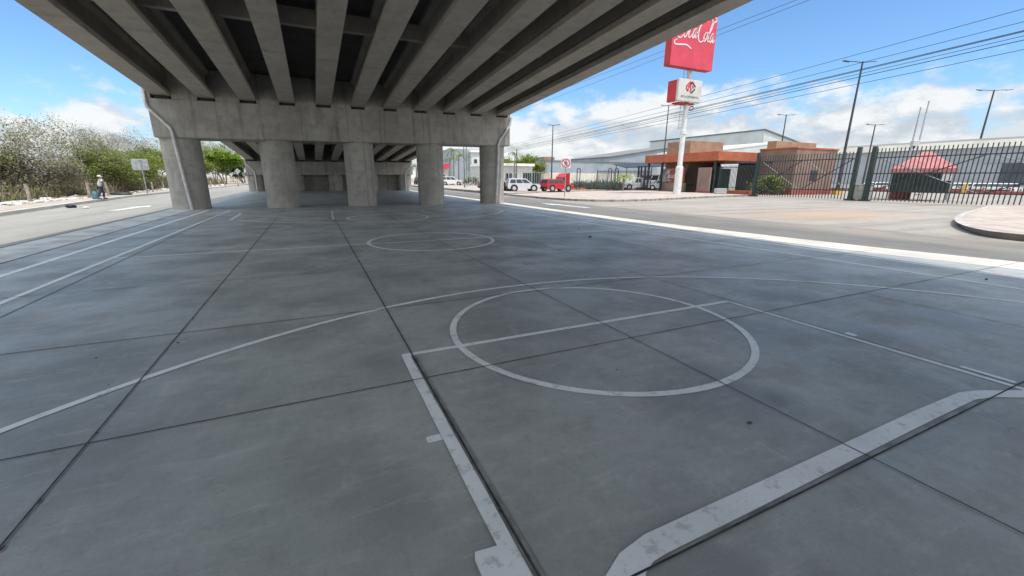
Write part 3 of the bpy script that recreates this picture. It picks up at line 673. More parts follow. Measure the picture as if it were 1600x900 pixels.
# ------------------------------------------------------------------ gatehouse
gh = thing('gatehouse', 'brown gatehouse with a wide orange flat canopy beside the picket gate', 'gatehouse', (45.5, 37.3, 0))
def G(mb, nm, m, par=gh): 
    mb.v = [(a-45.5, b-37.3, c) for a, b, c in mb.v]; return mb.build(nm, m, par)
mb = MB(); mb.bbox(45.5,58,37.3,50.1,4.02,5.12,.02); G(mb, 'canopy', M['orange'])
mb = MB(); mb.bbox(48,54.6,44.2,48.4,5.125,6.95,.02); G(mb, 'roof_tower', M['brown'])
mb = MB(); mb.bbox(48,54.6,44.2,48.4,.1,4.015,.02); G(mb, 'wall', M['brown'])
mb = MB(); mb.bbox(52.9,61.2,32.5,37.25,.0,5.38,.03); mb.bbox(58.05,61.2,37.27,44,.0,5.38,.03); gw = G(mb, 'wall', M['brown2'])
mb = MB(); mb.bbox(52.82,61.28,32.42,37.29,5.385,5.60,.02); G(mb, 'roof_trim', M['orange'])
mb = MB(); mb.box(52.8,61.25,32.38,32.497,-.02,.55); mb.box(52.8,52.897,32.5,37.2,-.02,.55); G(mb, 'base_band', M['redbase'])
a = gY(1212,225,36.); b2 = gY(1275,225,36.)
mb = MB(); mb.bbox(a.x,b2.x,35.9,37.1,5.3,6.55,.02); G(mb, 'roof_box', M['brown'])
mb = MB(); mb.box(56.2,57.6,32.45,32.498,1.7,2.9); G(mb, 'vent_grille', M['steel'])
for xx, yy in ((45.9,49.6),(45.9,46.9),(45.9,38.0)):
    mb = MB(); mb.box(xx-.12,xx+.12,yy-.12,yy+.12,.1,4.018); G(mb, 'canopy_post', M['steel'])
mb = MB()
for k in range(9): mb.box(46.5+k*.7,46.6+k*.7,35.4,37.2,3.72,3.86)
mb.box(46.3,52.8,35.35,35.45,3.70,3.9); G(mb, 'slatted_awning', M['steel'])
mb = MB(); picket_run(mb, 38.4, 44.1, 3.3, .16, .02, 47.9); mb.box(47.88,47.92,38.4,44.1,3.2,3.3); mb.box(47.88,47.92,38.4,44.1,.9,1.0); G(mb, 'entrance_bars', M['green_steel'])
mb = MB(); mb.bbox(50.2,53.5,41.6,44.1,.1,3.2,.02); G(mb, 'guard_booth', M['canvas2'])
t = thing('banner_wall', 'dark red banner wall with white letters behind the pylon base', 'banner', (46.6, 45.4, .13))
MB().bbox(0,.15,-2.05,2.05,1.15,2.95,.02).build('banner_face', M['redbase'], t); MB().bbox(-.1,.3,-2.3,2.3,0,1.14,.03).build('low_wall', M['panel'], t); MB().box(-.02,.17,-2.1,2.1,2.955,3.04).build('top_rail', M['galv'], t)
sb = MB(); script(sb, lambda u, v, d: (-.004-d, 1.75-u*.55, 1.62+v*.4), 1.0); sb.build('script_lettering', M['white'], t)
MB().bbox(-.03,-.005+.003,.6,2.0,1.2,2.9,.003).build('poster', mat('faded poster',(.30,.27,.26),.7,.3,1.5), t)
t = thing('standing_panel', 'tall brown board panel standing under the orange canopy', 'panel', (45.3, 38.9, .13))
MB().bbox(-.12,.12,-.95,.95,.15,3.05,.02).build('board', M['panel'], t); MB().box(-.3,.3,-.9,.9,0,.15).build('foot', M['redbase'], t)
p = gz(1125,303,.13)
t = thing('white_crate', 'low white ribbed crate on the paving at the panel foot', 'crate', (p.x, p.y, .13), R(-25))
MB().bbox(-.6,.6,-.3,.3,0,.62,.03).build('crate_body', M['offwhite'], t)
mb = MB()
for k in range(3): mb.box(-.62,.62,-.32,-.302,.1+.2*k,.16+.2*k)
mb.build('ribs', M['galv'], t)
t = thing('red_planter', 'low red planter wall between white crate and gate post', 'planter', (44.6, 33.6, .1))
MB().bbox(-.35,.35,-1.9,2.2,0,.42,.03).build('planter_body', M['redbase'], t)
# fences near the gatehouse
def fence(p0, p1, h, step, label, m='steel', base=.13, r=.022, name='picket_fence', rails=(.25,.93)):
    a, b = Vector((*p0, base)), Vector((*p1, base)); d = b-a; L = d.length
    t = thing(name, label, 'fence', a, math.atan2(d.y, d.x))
    mb = MB(); n = int(L/step)
    for i in range(n+1): mb.box(i*L/n-r, i*L/n+r, -r, r, .02, h)
    mb.build('pickets', M[m], t)
    mb = MB()
    for q in rails: mb.box(0,L,r+.002,r+.05,h*q-.03,h*q+.03)
    mb.build('rails', M[m], t)
    for i in range(max(2, int(L/5)+1)):
        x = i*L/(max(2, int(L/5)+1)-1); MB().box(x-.05,x+.05,-.05,.05,0,h+.05).build('post', M[m], t)
    return t
fence((45.2,36.6), (45.0,31.6), 3.3, .17, 'dark picket fence under the canopy beside the white crate', 'green_steel', .05)
fence((37.2,50.4), (44.7,47.7), 2.7, .19, 'black picket fence before parked white vehicles by the gatehouse', 'steel', .22)
fence((36,62.0), (58,66.0), 2.5, .3, 'pale slatted fence behind the parked white vehicles', 'cream', .22, .05)
fence((24,69), (52,63.5), 2.7, .42, 'long grey picket fence behind the agave bed', 'galv', .22, .025)
def hoop(x, y, h, w, label, rz=R(-25)):
    t = thing('hoop_frame', label, 'steel hoop', (x, y, .22), rz, 'tall black steel hoops')
    pts = [(-w/2,0,0),(-w/2,0,h-w/2)]+[(w/2*math.cos(a), 0, h-w/2+w/2*math.sin(a)) for a in [math.pi*(1-k/8) for k in range(1,8)]]+[(w/2,0,h-w/2),(w/2,0,0)]
    MB().tube(pts, .06, 8).build('tube', M['steel'], t, 50); MB().box(-w/2-.1,w/2+.1,-.1,.1,0,.05).build('base_plate', M['steel'], t)
for px, X, h, lab in ((903,33.5,2.9,'black steel hoop standing alone among agaves'),(951.5,39.5,3.0,'left hoop of the pair beside the young palm'),(961.5,40.2,3.0,'right hoop of the pair beside the young palm')):
    g = gX(px, 295, X); hoop(g.x, g.y, h, .5 if px > 910 else .42, lab)
t = thing('turnstile_frame', 'dark steel turnstile frame at the end of the canopy', 'turnstile', (44.6, 49.0, .13))
for yy in (-.8,-.1,.7,1.3): MB().box(-.09,.09,yy-.09,yy+.09,0,3.3).build('upright', M['steel'], t)
mb = MB()
for k in range(9): mb.tube([(0,-.8,.4+.3*k),(0,1.3,.4+.3*k)], .035, 6)
mb.build('bars', M['steel'], t); MB().box(-.15,.15,-1,1.5,3.302,3.45).build('header', M['steel'], t)
t = thing('carport', 'black sloping shade roof over the parked white vehicles', 'carport', (50.0, 55.5, .22), R(-20))
mb = MB(); mb.loft([[(-4,y,3.55+.12*y),(5,y,3.95+.12*y),(5,y,4.05+.12*y),(-4,y,3.65+.12*y)][::-1] for y in (-3,3)]); mb.build('roof', M['steel'], t)
for xx in (-3.6,.5,4.6): 
    for yy in (-2.6,2.6): MB().tube([(xx,yy,0),(xx,yy,3.56+.044*(xx+4)+.12*yy)], .07, 8).build('post', M['steel'], t)
# canopy tent
t = thing('canopy_tent', 'faded red canopy tent with dark mesh sides inside the gate', 'tent', (gX(1434,300,51).x, gX(1434,300,51).y, 0), R(21))
g0, g1 = gX(1390,268,52.0), gX(1487,268,52.0)
hw = 2.15; ze = 2.8
mb = MB()
for a, b in (((-hw,-hw),(hw,-hw)),((hw,-hw),(hw,hw)),((hw,hw),(-hw,hw)),((-hw,hw),(-hw,-hw))):
    mb.face([(a[0],a[1],ze),(b[0],b[1],ze),(b[0]*.12,b[1]*.12,4.3),(a[0]*.12,a[1]*.12,4.3)]); mb.face([(a[0],a[1],ze-.35),(b[0],b[1],ze-.35),(b[0],b[1],ze),(a[0],a[1],ze)])
mb.face([(-hw*.12,-hw*.12,4.3),(hw*.12,-hw*.12,4.3),(hw*.12,hw*.12,4.3),(-hw*.12,hw*.12,4.3)]); o = mb.build('canopy', M['canvas'], t)
sd = o.modifiers.new('thick','SOLIDIFY'); sd.thickness = .03
for sx in (-1,1):
    for sy in (-1,1): MB().box(sx*2.0-.06,sx*2.0+.06,sy*2.0-.06,sy*2.0+.06,0,ze-.02).build('leg', M['galv'], t)
MB().box(-1.97,-1.93,-1.9,1.9,.75,ze-.3).build('mesh_side', M['canvas2'], t); MB().box(-1.9,1.9,1.93,1.97,.75,ze-.3).build('mesh_side', M['canvas2'], t); MB().box(1.93,1.97,-1.9,1.9,.75,ze-.3).build('mesh_side', M['canvas2'], t)
mb = MB(); mb.box(-2.05,-2.0,-1.9,-1.3,1.75,2.5); mb.build('notice', M['white'], t)
t = thing('barrier_cabinet', 'dark red barrier cabinet in front of the tent', 'cabinet', (gz(1404,311).x, gz(1404,311).y, 0), R(-60))
MB().bbox(-.75,.75,-.35,.35,0,1.2,.04).build('casing', M['redbase'], t); MB().bbox(-.8,.8,-.4,.4,1.202,1.3,.02).build('lid', M['redbase'], t)
t = thing('guard_chair', 'dark chair standing under the edge of the tent', 'chair', (gz(1432,312).x, gz(1432,312).y, 0), R(200))
MB().box(-.25,.25,-.25,.25,.43,.48).build('seat', M['dark'], t); MB().box(-.25,.25,.22,.26,.5,1.0).build('backrest', M['dark'], t)
for sx in (-.22,.22):
    for sy in (-.22,.22): MB().tube([(sx,sy,0),(sx*.95,sy*.95,.43)], .022, 6).build('leg', M['steel'], t)

# ------------------------------------------------------------------ large buildings behind
def block(name, label, x0, x1, y0, y1, h, wall, roofm=None, rows=(), roof_rise=0, extra=None, cat='warehouse'):
    t = thing(name, label, cat, (x0, y0, 0))
    MB().box(0,x1-x0,0,y1-y0,-.05,h).build('wall', M[wall], t)
    return t
wh = block('warehouse', 'long grey warehouse with cream roof edge and dark loading bays', 102, 150, -40, 60, 7.2, 'grey_wall')
MB().box(-.5,.6,-.4,100.4,7.202,8.3).build('roof_trim', M['cream'], wh)
mb = MB(); mb.loft([[(-.2,y,8.302),(3,y,8.85),(45,y,8.85),(48.4,y,8.302)][::-1] for y in (-.4,94)]); mb.build('roof', M['roof'], wh)
for k in range(11): 
    MB().box(-.06,-.003,3+k*6.2,7.6+k*6.2,1.2,4.6).build('loading_bay', M['dock'], wh)  # flat dark panels, the shade inside the bays put into their colour
MB().box(-.12,-.063,0,72,4.65,5.2).build('bay_band', M['blue_wall'], wh)
MB().box(-1.6,-.13,0,100,-.04,1.0).build('dock_plinth', M['offwhite'], wh)
gs = thing('gabled_shed', 'tall pale shed with sloping roof end rising behind the gatehouse', 'warehouse', (120, 84, 0))
mb = MB(); mb.loft([[(0,y,-.05),(30,y,-.05),(30,y,10.5),(0,y,15.7)][::-1] for y in (0,46)]); mb.build('wall', M['pale_wall'], gs)
mb = MB(); mb.loft([[(-.3,y,15.705),(30.3,y,10.45),(30.3,y,10.75),(-.3,y,16.0)][::-1] for y in (-.4,46.4)]); mb.build('roof', M['roof'], gs)
MB().box(-.08,-.004,0,46,10.8,11.1).build('wall_band', M['grey_wall'], gs)
ls = thing('low_shed', 'low shed with a bright white sloping roof behind the gatehouse', 'warehouse', (86, 58, 0))
a, b2 = gY(1128,233,64.), gY(1216,222,64.)
mb = MB(); mb.loft([[(a.x-86,y,0),(b2.x-86+14,y,0),(b2.x-86+14,y,b2.z-.3),(b2.x-86,y,b2.z-.25),(a.x-86,y,a.z-.35)][::-1] for y in (6.1,24)]); mb.build('wall', M['pale_wall'], ls)
mb = MB(); mb.loft([[(a.x-86-.4,y,a.z-.345),(b2.x-86,y,b2.z-.245),(b2.x-86+14,y,b2.z-.25),(b2.x-86+14,y,b2.z),(b2.x-86,y,b2.z+.1),(a.x-86-.4,y,a.z)][::-1] for y in (6,24.2)]); mb.build('roof', M['white'], ls)
bl_ = thing('blue_shed', 'blue grey shed with slanting roofline behind the carport', 'warehouse', (80, 110, 0))
a, b2 = gY(952,246,110.), gY(1060,229,110.)
mb = MB(); mb.loft([[(a.x-80,y,-.05),(b2.x-80,y,-.05),(b2.x-80,y,b2.z),(a.x-80,y,a.z)][::-1] for y in (0,25)]); mb.build('wall', M['blue_wall'], bl_)
mb = MB(); mb.loft([[(a.x-80-.3,y,a.z+.01),(b2.x-80+.3,y,b2.z+.01),(b2.x-80+.3,y,b2.z+.25),(a.x-80-.3,y,a.z+.25)][::-1] for y in (-.4,25)]); mb.build('roof', M['roof'], bl_)
lw = thing('low_warehouse', 'long low warehouse with blue upper and cream lower wall beyond the fence', 'warehouse', (44, 100, 0))
a, b2 = gY(826,252,104.), gY(962,252,104.)
MB().box(a.x-44,b2.x-44+12,4,24,3.1,gY(900,252.5,104).z).build('upper_wall', M['blue_wall'], lw); MB().box(a.x-44-.1,b2.x-44+12,3.9,24,-.05,3.095).build('lower_wall', mat('beige wall',(.52,.47,.37),.8,.06,.5), lw)
mb = MB()
for k in range(10): mb.box(a.x-44+3+k*3.2,a.x-44+4.6+k*3.2,3.85,3.897,.2,2.0)
mb.build('shutter', M['grey_wall'], lw); MB().box(a.x-44-.2,b2.x-44+12.2,3.8,24.2,gY(900,252.5,104).z+.005,gY(900,252.5,104).z+.2).build('roof', M['roof'], lw)
rb = gY(853,249,112.); MB().bbox(rb.x-44-1.8,rb.x-44+1.8,10,14,gY(900,252.5,104).z+.21,gY(853,245.5,112).z,.03).build('roof_box', M['panel'], lw)
hb = thing('white_office', 'low white office building with dark windows behind the silver car', 'building', (33, 86, .2))
a, b2 = gY(786,259,86.), gY(832,259,86.)
MB().box(a.x-33-3,b2.x-33,0,12,0,a.z-.2).build('wall', M['offwhite'], hb); MB().box(a.x-33-3.2,b2.x-33+.3,-.5,12.2,a.z-.195,a.z+.35).build('roof', M['cream'], hb)
for px in (792,798,805): 
    g = gY(px,270,86.); MB().box(g.x-33-.32,g.x-33+.32,-.05,-.003,1.0,2.6).build('window', M['glass'], hb)
g = gY(823,276,80.)
t = thing('green_hoarding', 'dark green metal hoarding between the white office and the lamp post', 'hoarding', (g.x, 78, .22))
MB().bbox(-1.9,2.2,0,.1,0,2.6,.02).build('panel', M['canvas2'], t)
mb = MB()
for k in range(9): mb.box(-1.85+k*.5,-1.8+k*.5,-.04,-.002,0,2.6)
mb.build('ribs', M['green_steel'], t)
# buildings seen between columns
ob = thing('pale_block', 'tall pale blue block building seen between the pier columns', 'building', (46, 150, 0))
a, b2, c = gY(706,232,150.), gY(770,232,150.), gY(735,238,149.)
MB().box(a.x-46,b2.x-46,0,30,-.05,a.z).build('wall', M['blue_wall'], ob); MB().box(c.x-46,b2.x-46+.3,-2.0,-.01,-.05,c.z).build('front_bay', M['pale_wall'], ob)
MB().box(c.x-46-.3,b2.x-46+.6,-2.4,-2.005+2.,c.z+.005,c.z+.7).build('cornice', M['cream'], ob)
g = gY(743,252,148.); MB().box(g.x-46-.6,g.x-46+.6,-2.06,-2.003,g.z-.7,g.z+.7).build('window', M['glass'], ob); 
mb = MB(); mb.box(c.x-46,b2.x-46,-2.08,-2.01,gY(743,257,148.).z-.15,gY(743,257,148.).z+.15); mb.build('string_course', M['grey_wall'], ob)
st = thing('roadside_shop', 'white shop front with a red fascia sign seen between columns', 'shop', (29.5, 118, .1))
a, b2 = gY(676,256,118.), gY(703,256,118.)
MB().box(a.x-29.5-2,b2.x-29.5-.4,1,10,0,5.2).build('wall', M['offwhite'], st); MB().box(a.x-29.5-2,b2.x-29.5,-.6,.99,gY(690,263,118).z,a.z).build('fascia', M['red'], st)
MB().box(a.x-29.5-1,b2.x-29.5-1.3,.93,.995,.2,2.4).build('shop_window', M['glass'], st)

# ------------------------------------------------------------------ cars
def car(label, col, loc, rz, kind='suv', L=4.4, Wd=1.78, H=1.68, group='parked cars'):
    t = thing('parked_car', label, 'car', loc, rz, group)
    m = M[col]; l = L/2; w = Wd/2; gc = .22; belt = H*.60
    if kind == 'suv': pr = [(-l,.5),(-l+.04,belt),(-l+.05,belt+.02),(l*.42,belt),(l-.14,belt*.93),(l,belt*.62),(l,.45),(l-.2,gc+.08),(-l+.15,gc+.08)]; gr = [(-l+.1,belt),(-l+.28,H-.03),(-l+.6,H),(l*.12,H-.02),(l*.5,belt)]
    elif kind == 'pickup': pr = [(-l,.55),(-l,belt*.92),(-l*.1,belt*.92),(l*.48,belt),(l-.12,belt*.92),(l,belt*.62),(l,.45),(l-.2,gc+.08),(-l+.15,gc+.12)]; gr = [(-l*.14,belt*.92),(-l*.1,H),(l*.2,H-.02),(l*.52,belt)]
    elif kind == 'van': pr = [(-l,.5),(-l,belt),(l*.62,belt),(l-.05,belt*.8),(l,.5),(l-.1,gc+.08),(-l+.1,gc+.08)]; gr = [(-l,belt),(-l+.08,H),(l*.35,H),(l*.72,belt)]
    else: pr = [(-l,.5),(-l+.05,belt),(-l*.6,belt+.02),(l*.42,belt),(l-.1,belt*.85),(l,.55),(l-.1,gc+.06),(-l+.1,gc+.06)]; gr = [(-l*.7,belt),(-l*.42,H),(l*.12,H),(l*.5,belt)]
    def side(poly, wi, wt, zt):
        zs = [q[1] for q in poly]; z0, z1 = min(zs), max(zs)
        ww = lambda z: wi+(wt-wi)*max(0, (z-z0)/(z1-z0))**1.5
        return [[(x, s*ww(z), z) for x, z in poly] for s in (1, -1)]
    MB().loft(side(pr, w, w*.965, 0)).build('body', m, t)
    MB().loft(side(gr, w*.95, w*.80, 0)).build('cabin', m, t)
    # glazing, one pane per opening, set proud of the cabin
    zb_, zt = gr[0][1]+.06, H-.12
    def edge(poly, z):
        xs = []
        for (x0, z0), (x1, z1) in zip(poly, poly[1:]+poly[:1]):
            if (z0-z)*(z1-z) < 0: xs.append(x0+(x1-x0)*(z-z0)/(z1-z0))
        return min(xs), max(xs)
    b0, b1 = edge(gr, zb_); t0, t1 = edge(gr, zt)
    f = lambda z: w*.95+(w*.80-w*.95)*max(0, (z-gr[0][1])/(H-gr[0][1]))**1.5
    np_ = {'suv':3,'van':3,'pickup':2,'sedan':2}[kind]
    for s in (1,-1):
        for k in range(np_):
            u0, u1 = k/np_+.02, (k+1)/np_-.02
            xb0, xb1 = b0+.1+(b1-b0-.2)*u0, b0+.1+(b1-b0-.2)*u1; xt0, xt1 = t0+.1+(t1-t0-.2)*u0, t0+.1+(t1-t0-.2)*u1
            q = [(xb0,s*(f(zb_)+.008),zb_),(xb1,s*(f(zb_)+.008),zb_),(xt1,s*(f(zt)+.012),zt),(xt0,s*(f(zt)+.012),zt)]
            MB().face(q if s < 0 else q[::-1]).build('side_window', M['glass'], t)
    for (xb, xt, sg, nm) in ((b1,t1,1,'windscreen'),(b0,t0,-1,'rear_window')):
        q = [(xb+sg*.012,-f(zb_)+.1,zb_),(xb+sg*.012,f(zb_)-.1,zb_),(xt+sg*.012,f(zt)-.1,zt),(xt+sg*.012,-f(zt)+.1,zt)]
        MB().face(q if sg > 0 else q[::-1]).build(nm, M['glass'], t)
    wr = .36 if kind != 'sedan' else .31
    for sx in (-.30*L, .30*L):
        for s in (1,-1):
            mb = MB(); mb.lathe([(wr+.09,-.012),(wr+.09,.012)], 20, (sx,s*(w+.004),wr+.0), 'y'); mb.build('wheel_arch', M['dark'], t)
            mb = MB(); mb.lathe([(wr*.6,-.10),(wr*.95,-.11),(wr,-.07),(wr,.07),(wr*.95,.11),(wr*.6,.10)], 20, (sx,s*(w-.09),wr), 'y'); wh_ = mb.build('wheel', M['dark'], t, 40)
            mb = MB(); mb.lathe([(wr*.2,-.125),(wr*.62,-.118),(wr*.62,.118),(wr*.2,.125)], 14, (sx,s*(w-.09),wr), 'y'); mb.build('rim', M['chrome'], wh_, 40)
    for s in (1,-1):
        MB().bbox(l-.10,l+.012,s*w*.72-.2,s*w*.72+.2,belt*.68,belt*.84,.02).build('headlight', M['white'], t)
        MB().bbox(-l-.012,-l+.06,s*w*.84-.1,s*w*.84+.1,belt*.72,belt*1.0,.01).build('taillight', M['red_side'], t)
    MB().bbox(l-.06,l+.05,-w*.95,w*.95,.36,.56,.03).build('bumper', M['dark'], t); MB().bbox(-l-.06,-l+.06,-w*.95,w*.95,.36,.58,.03).build('bumper', M['dark'], t)
    return t
g = gz(816.5,298.7,.22); d = 1.06
car('silver white boxy SUV parked beside the pier column', 'silver', (g.x, g.y, .22), R(-14), 'suv', 4.0, 1.7, 1.5)
g = gz(869,298.8,.22)
cr = car('red SUV with dark windows parked in front of the red truck', 'carred', (g.x, g.y, .22), R(6), 'suv', 4.0, 1.7, 1.46)
g = gz(781,298.2,.22)
car('black car half hidden behind the pier column and silver SUV', 'carblack', (g.x, g.y+1, .22), R(-14), 'sedan', 4.5, 1.75, 1.5)
# red truck tractor
g = gX(905,296,36.5)
t = thing('truck_tractor', 'red truck cab with a tall sleeper parked behind the red SUV', 'truck', (36.3, 58.5, .22), R(200)); t.scale = (.64,.64,.64)
MB().loft([[(-1.6,y,.7),(1.2,y,.7),(1.25,y,1.9),(.9,y,2.75),(-.4,y,3.6),(-1.6,y,3.75)][::-1] for y in (-1.2,1.2)]).build('cab', M['carred'], t)
MB().bbox(1.2,2.7,-1.0,1.0,.7,1.85,.1).build('bonnet', M['carred'], t)
MB().face([(1.27,-1.05,1.95),(1.27,1.05,1.95),(.94,1.0,2.72),(.94,-1.0,2.72)]).build('windscreen', M['glass'], t)
for s in (1,-1):
    q = [(.1,s*1.206,1.9),(1.0,s*1.206,1.9),(.75,s*1.206,2.6),(.1,s*1.206,2.6)]; MB().face(q if s < 0 else q[::-1]).build('side_window', M['glass'], t)
MB().box(-5,2.6,-.45,.45,.5,.72).build('chassis', M['dark'], t)
for xx in (2.0,-2.9,-4.2):
    for s in (1,-1): 
        mb = MB(); mb.lathe([(.3,-.14),(.5,-.14),(.5,.14),(.3,.14)], 18, (xx,s*1.0,.5), 'y'); w_ = mb.build('wheel', M['dark'], t, 40)
        mb = MB(); mb.lathe([(.1,-.15),(.3,-.146),(.3,.146),(.1,.15)], 12, (xx,s*1.0,.5), 'y'); mb.build('rim', M['chrome'], w_, 40)
# vehicles behind the fence and between columns
def at_px(px, py, X): g = gX(px, py, X); return (g.x, g.y, .22)
car('white pickup truck behind the black picket fence', 'white', at_px(996,291,44.5), R(160), 'pickup', 5.2, 1.85, 1.75, 'white vehicles by the gatehouse')
car('white van behind the black fence, parked beside the pickup', 'white', at_px(1014,289,50), R(160), 'van', 5.0, 1.9, 2.2, 'white vehicles by the gatehouse')
car('white small car behind the fence near the turnstile', 'white', at_px(1031,291,47), R(150), 'sedan', 4.2, 1.7, 1.5, 'white vehicles by the gatehouse')
g = gY(707,290,88.); car('white SUV seen between columns before the palms', 'white', (g.x, 88, .22), R(-25), 'suv', 4.8, 1.85, 1.8, 'white cars between the columns')
g = gY(696,289,95.); car('white pickup seen between columns behind the thin pole', 'white', (g.x, 95, .22), R(-25), 'pickup', 5.2, 1.85, 1.8, 'white cars between the columns')
g = gY(655,288,98.); car('dark car parked far down the frontage road', 'carblack', (g.x, 98, .22), R(70), 'sedan')
vl = ['first white car in the yard row, beside the near gate post','second white car in the yard row','third white car in the yard row','fourth white car in the yard row','fifth white car in the yard row','sixth white car in the yard row','seventh white car in the yard row']
proto = None
for i, px in enumerate((1362,1377,1500,1519,1538,1557,1576)):
    g = gX(px, 288, 92)
    if proto is None: proto = car(vl[i], 'white', (g.x, g.y, 0), R(8), 'sedan', 4.4, 1.75, 1.5, 'white cars in the yard')
    else: dup(proto, (g.x+random.uniform(-.6,.6), g.y, 0), R(random.uniform(0,14)), vl[i], 'white cars in the yard')
g0 = gX(1330, 290, 86)
t = thing('yard_kerb', 'red painted kerb along the parking row in the yard', 'kerb', (86, -10, 0)); MB().bbox(-.25,.25,0,70,-.02,.45,.03).build('kerb_stone', M['redbase'], t)
for i, (px, lab) in enumerate(((1330,'yellow bollard in the yard beside the gatehouse corner'),(1508,'yellow bollard at the foot of the yard lamp post'))):
    g = gX(px, 292, 84); t = thing('bollard', lab, 'bollard', (g.x, g.y, 0), 0, 'yellow yard bollards'); MB().lathe([(.25,0),(.25,1.3),(.2,1.42),(.02,1.45)], 12).build('post', M['yellow'], t, 40)

# ------------------------------------------------------------------ vegetation
def basis(d):
    a = d.cross(Vector((0,0,1)));
    if a.length < .05: a = d.cross(Vector((1,0,0)))
    a.normalize(); return a, d.cross(a).normalized()
def tree(name, label, group, x, y, h, spread, seed, lm, nleaf, ls, stems=3, dry=.4, tr=.12, z=0, lift=.25, cat='tree', flat=.8):
    rnd = random.Random(seed); trunk = MB(); tips = []; fine = MB()
    def grow(p, d, L, r, lv):
        pts = [p]; rr = [r]; q = p.copy(); dd = d.copy(); k = 3
        for i in range(k):
            dd = (dd+Vector((rnd.gauss(0,.16), rnd.gauss(0,.16), rnd.gauss(.03,.1)))).normalized(); q = q+dd*L/k; pts.append(q.copy()); rr.append(r*(1-.45*(i+1)/k))
        (trunk if lv < 3 else fine).tube(pts, [max(.007, a) for a in rr], 5 if lv < 2 else 3, False)
        if lv >= 2: tips.extend(pts[1:])
        if lv < 4:
            for c in range(3 if lv < 3 else 3):
                a, b = basis(dd); an = rnd.uniform(0, 6.283); s = rnd.uniform(.45,.95)
                nd = (dd+(a*math.cos(an)+b*math.sin(an))*s); nd.z *= flat; nd = nd.normalized()
                grow(pts[rnd.choice((2,3,3))], nd, L*rnd.uniform(.62,.82), rr[-1]*.75, lv+1)
    L0 = h*.32
    for s in range(stems):
        a = 6.283*s/stems+rnd.uniform(-.5,.5); tilt = rnd.uniform(.12,.5)*spread
        grow(Vector((math.cos(a)*tr, math.sin(a)*tr, -.05)), Vector((math.cos(a)*tilt, math.sin(a)*tilt, 1)).normalized(), L0, tr, 0)
    zmax = max(p.z for p in tips); k = h/zmax
    crown = MB(); 
    for i in range(nleaf):
        p = rnd.choice(tips); p = p+Vector((rnd.gauss(0,.28), rnd.gauss(0,.28), rnd.gauss(0,.22)))
        if p.z < h*lift*.6 and rnd.random() < .7: continue
        d = Vector((rnd.gauss(0,1), rnd.gauss(0,1), rnd.gauss(0,.6))).normalized(); a, b = basis(d)
        if rnd.random() < dry: crown.mi = 1; l, w = ls*rnd.uniform(1.8,4.0), ls*.10
        else: crown.mi = 0; l, w = ls*rnd.uniform(.7,1.4), ls*rnd.uniform(.3,.6)
        crown.face([p, p+d*l*.5+a*w, p+d*l, p+d*l*.5-a*w])
    n = len(fine.v); crown.mi = 1; crown.raw(fine.v, fine.f)
    for mb in (trunk, crown): mb.v = [(vx*k, vy*k, vz*k) for vx, vy, vz in mb.v]
    t = thing(name, label, cat, (x, y, z), 0, group)
    trunk.build('trunk', M['bark'], t, 60); crown.build('crown', [M[lm], M['twig']], t)
    return t
G1 = 'scrub trees along the left street'
def hpx(px, ytop, Y): return gY(px, ytop, Y)
spec = [ # px, top y, X, mat, leaves, dry, label
 (-30,192,-20.0,'leaf_olive',1900,.45,'sparse grey-green scrub tree nearest the photo edge'),
 (28,186,-22.5,'leaf_dry',1100,.75,'mostly bare grey-brown scrub tree behind the first fence post'),
 (76,181,-20,'leaf_olive',3300,.3,'tall olive scrub tree with a dark forked trunk above the rubble'),
 (114,192,-22.5,'leaf_olive',1500,.4,'olive scrub tree right of the tall forked one'),
 (150,195,-24,'leaf_dry',900,.75,'thin nearly leafless tree behind the walking person'),
 (170,234,-19,'leaf_green',7000,.08,'rounded green bush-like tree between the person and street sign'),
 (205,200,-25,'leaf_dry',900,.7,'tall bare-topped tree behind the street sign'),
 (208,240,-19,'leaf_green',7000,.08,'low green tree just behind the street sign'),
 (238,228,-19.5,'leaf_green',6400,.1,'green tree touching the near pier column'),
 (262,204,-23,'leaf_dry',1000,.7,'leafless tree beside the near pier cap'),
 (44,236,-18.4,'leaf_dry',2000,.5,'dry brown scrub tree low over the rubble'),
 (132,228,-19.0,'leaf_green',5600,.2,'low olive scrub tree before the thin leafless tree'),
 (2,234,-18.3,'leaf_olive',3400,.35,'low olive scrub tree at the near end of the fence'),
 (324,208,-20,'leaf_green',4200,.35,'pale feathery tree behind the bright green one'),
 (316,244,-18,'leaf_green',3600,.15,'low green bush-tree beside the far side of the pier column'),
 (386,266,-21,'leaf_olive',1800,.3,'small distant tree at the street end'),
]
for i, (px, ty, X, lm, nl, dry, lab) in enumerate(spec):
    p = gX(px, ty, X); low = p.z < 5.2
    tree('scrub_tree', lab, G1, X, p.y, max(1.5, p.z), 1.5 if low else 1.15, 40+i, lm, int(nl*2.3), .115 if p.y < 75 else .18, 4 if low else 3, dry*.8, .06 if low else .10, 0, .0 if low else .22)
p = gX(343,229,-17.); tree('broadleaf_tree', 'bright lime green tree seen between the pier columns', 'street trees', -17, p.y, p.z, 1.3, 91, 'leaf_lime', 9000, .3, 4, .03, .13, 0, .25)
p = gX(374,238,-15.8); tree('broadleaf_tree', 'dark green dense tree beside the lime green tree', 'street trees', -15.8, p.y, p.z, 1.0, 92, 'leaf_dark', 8000, .32, 3, .02, .16, 0, .3)
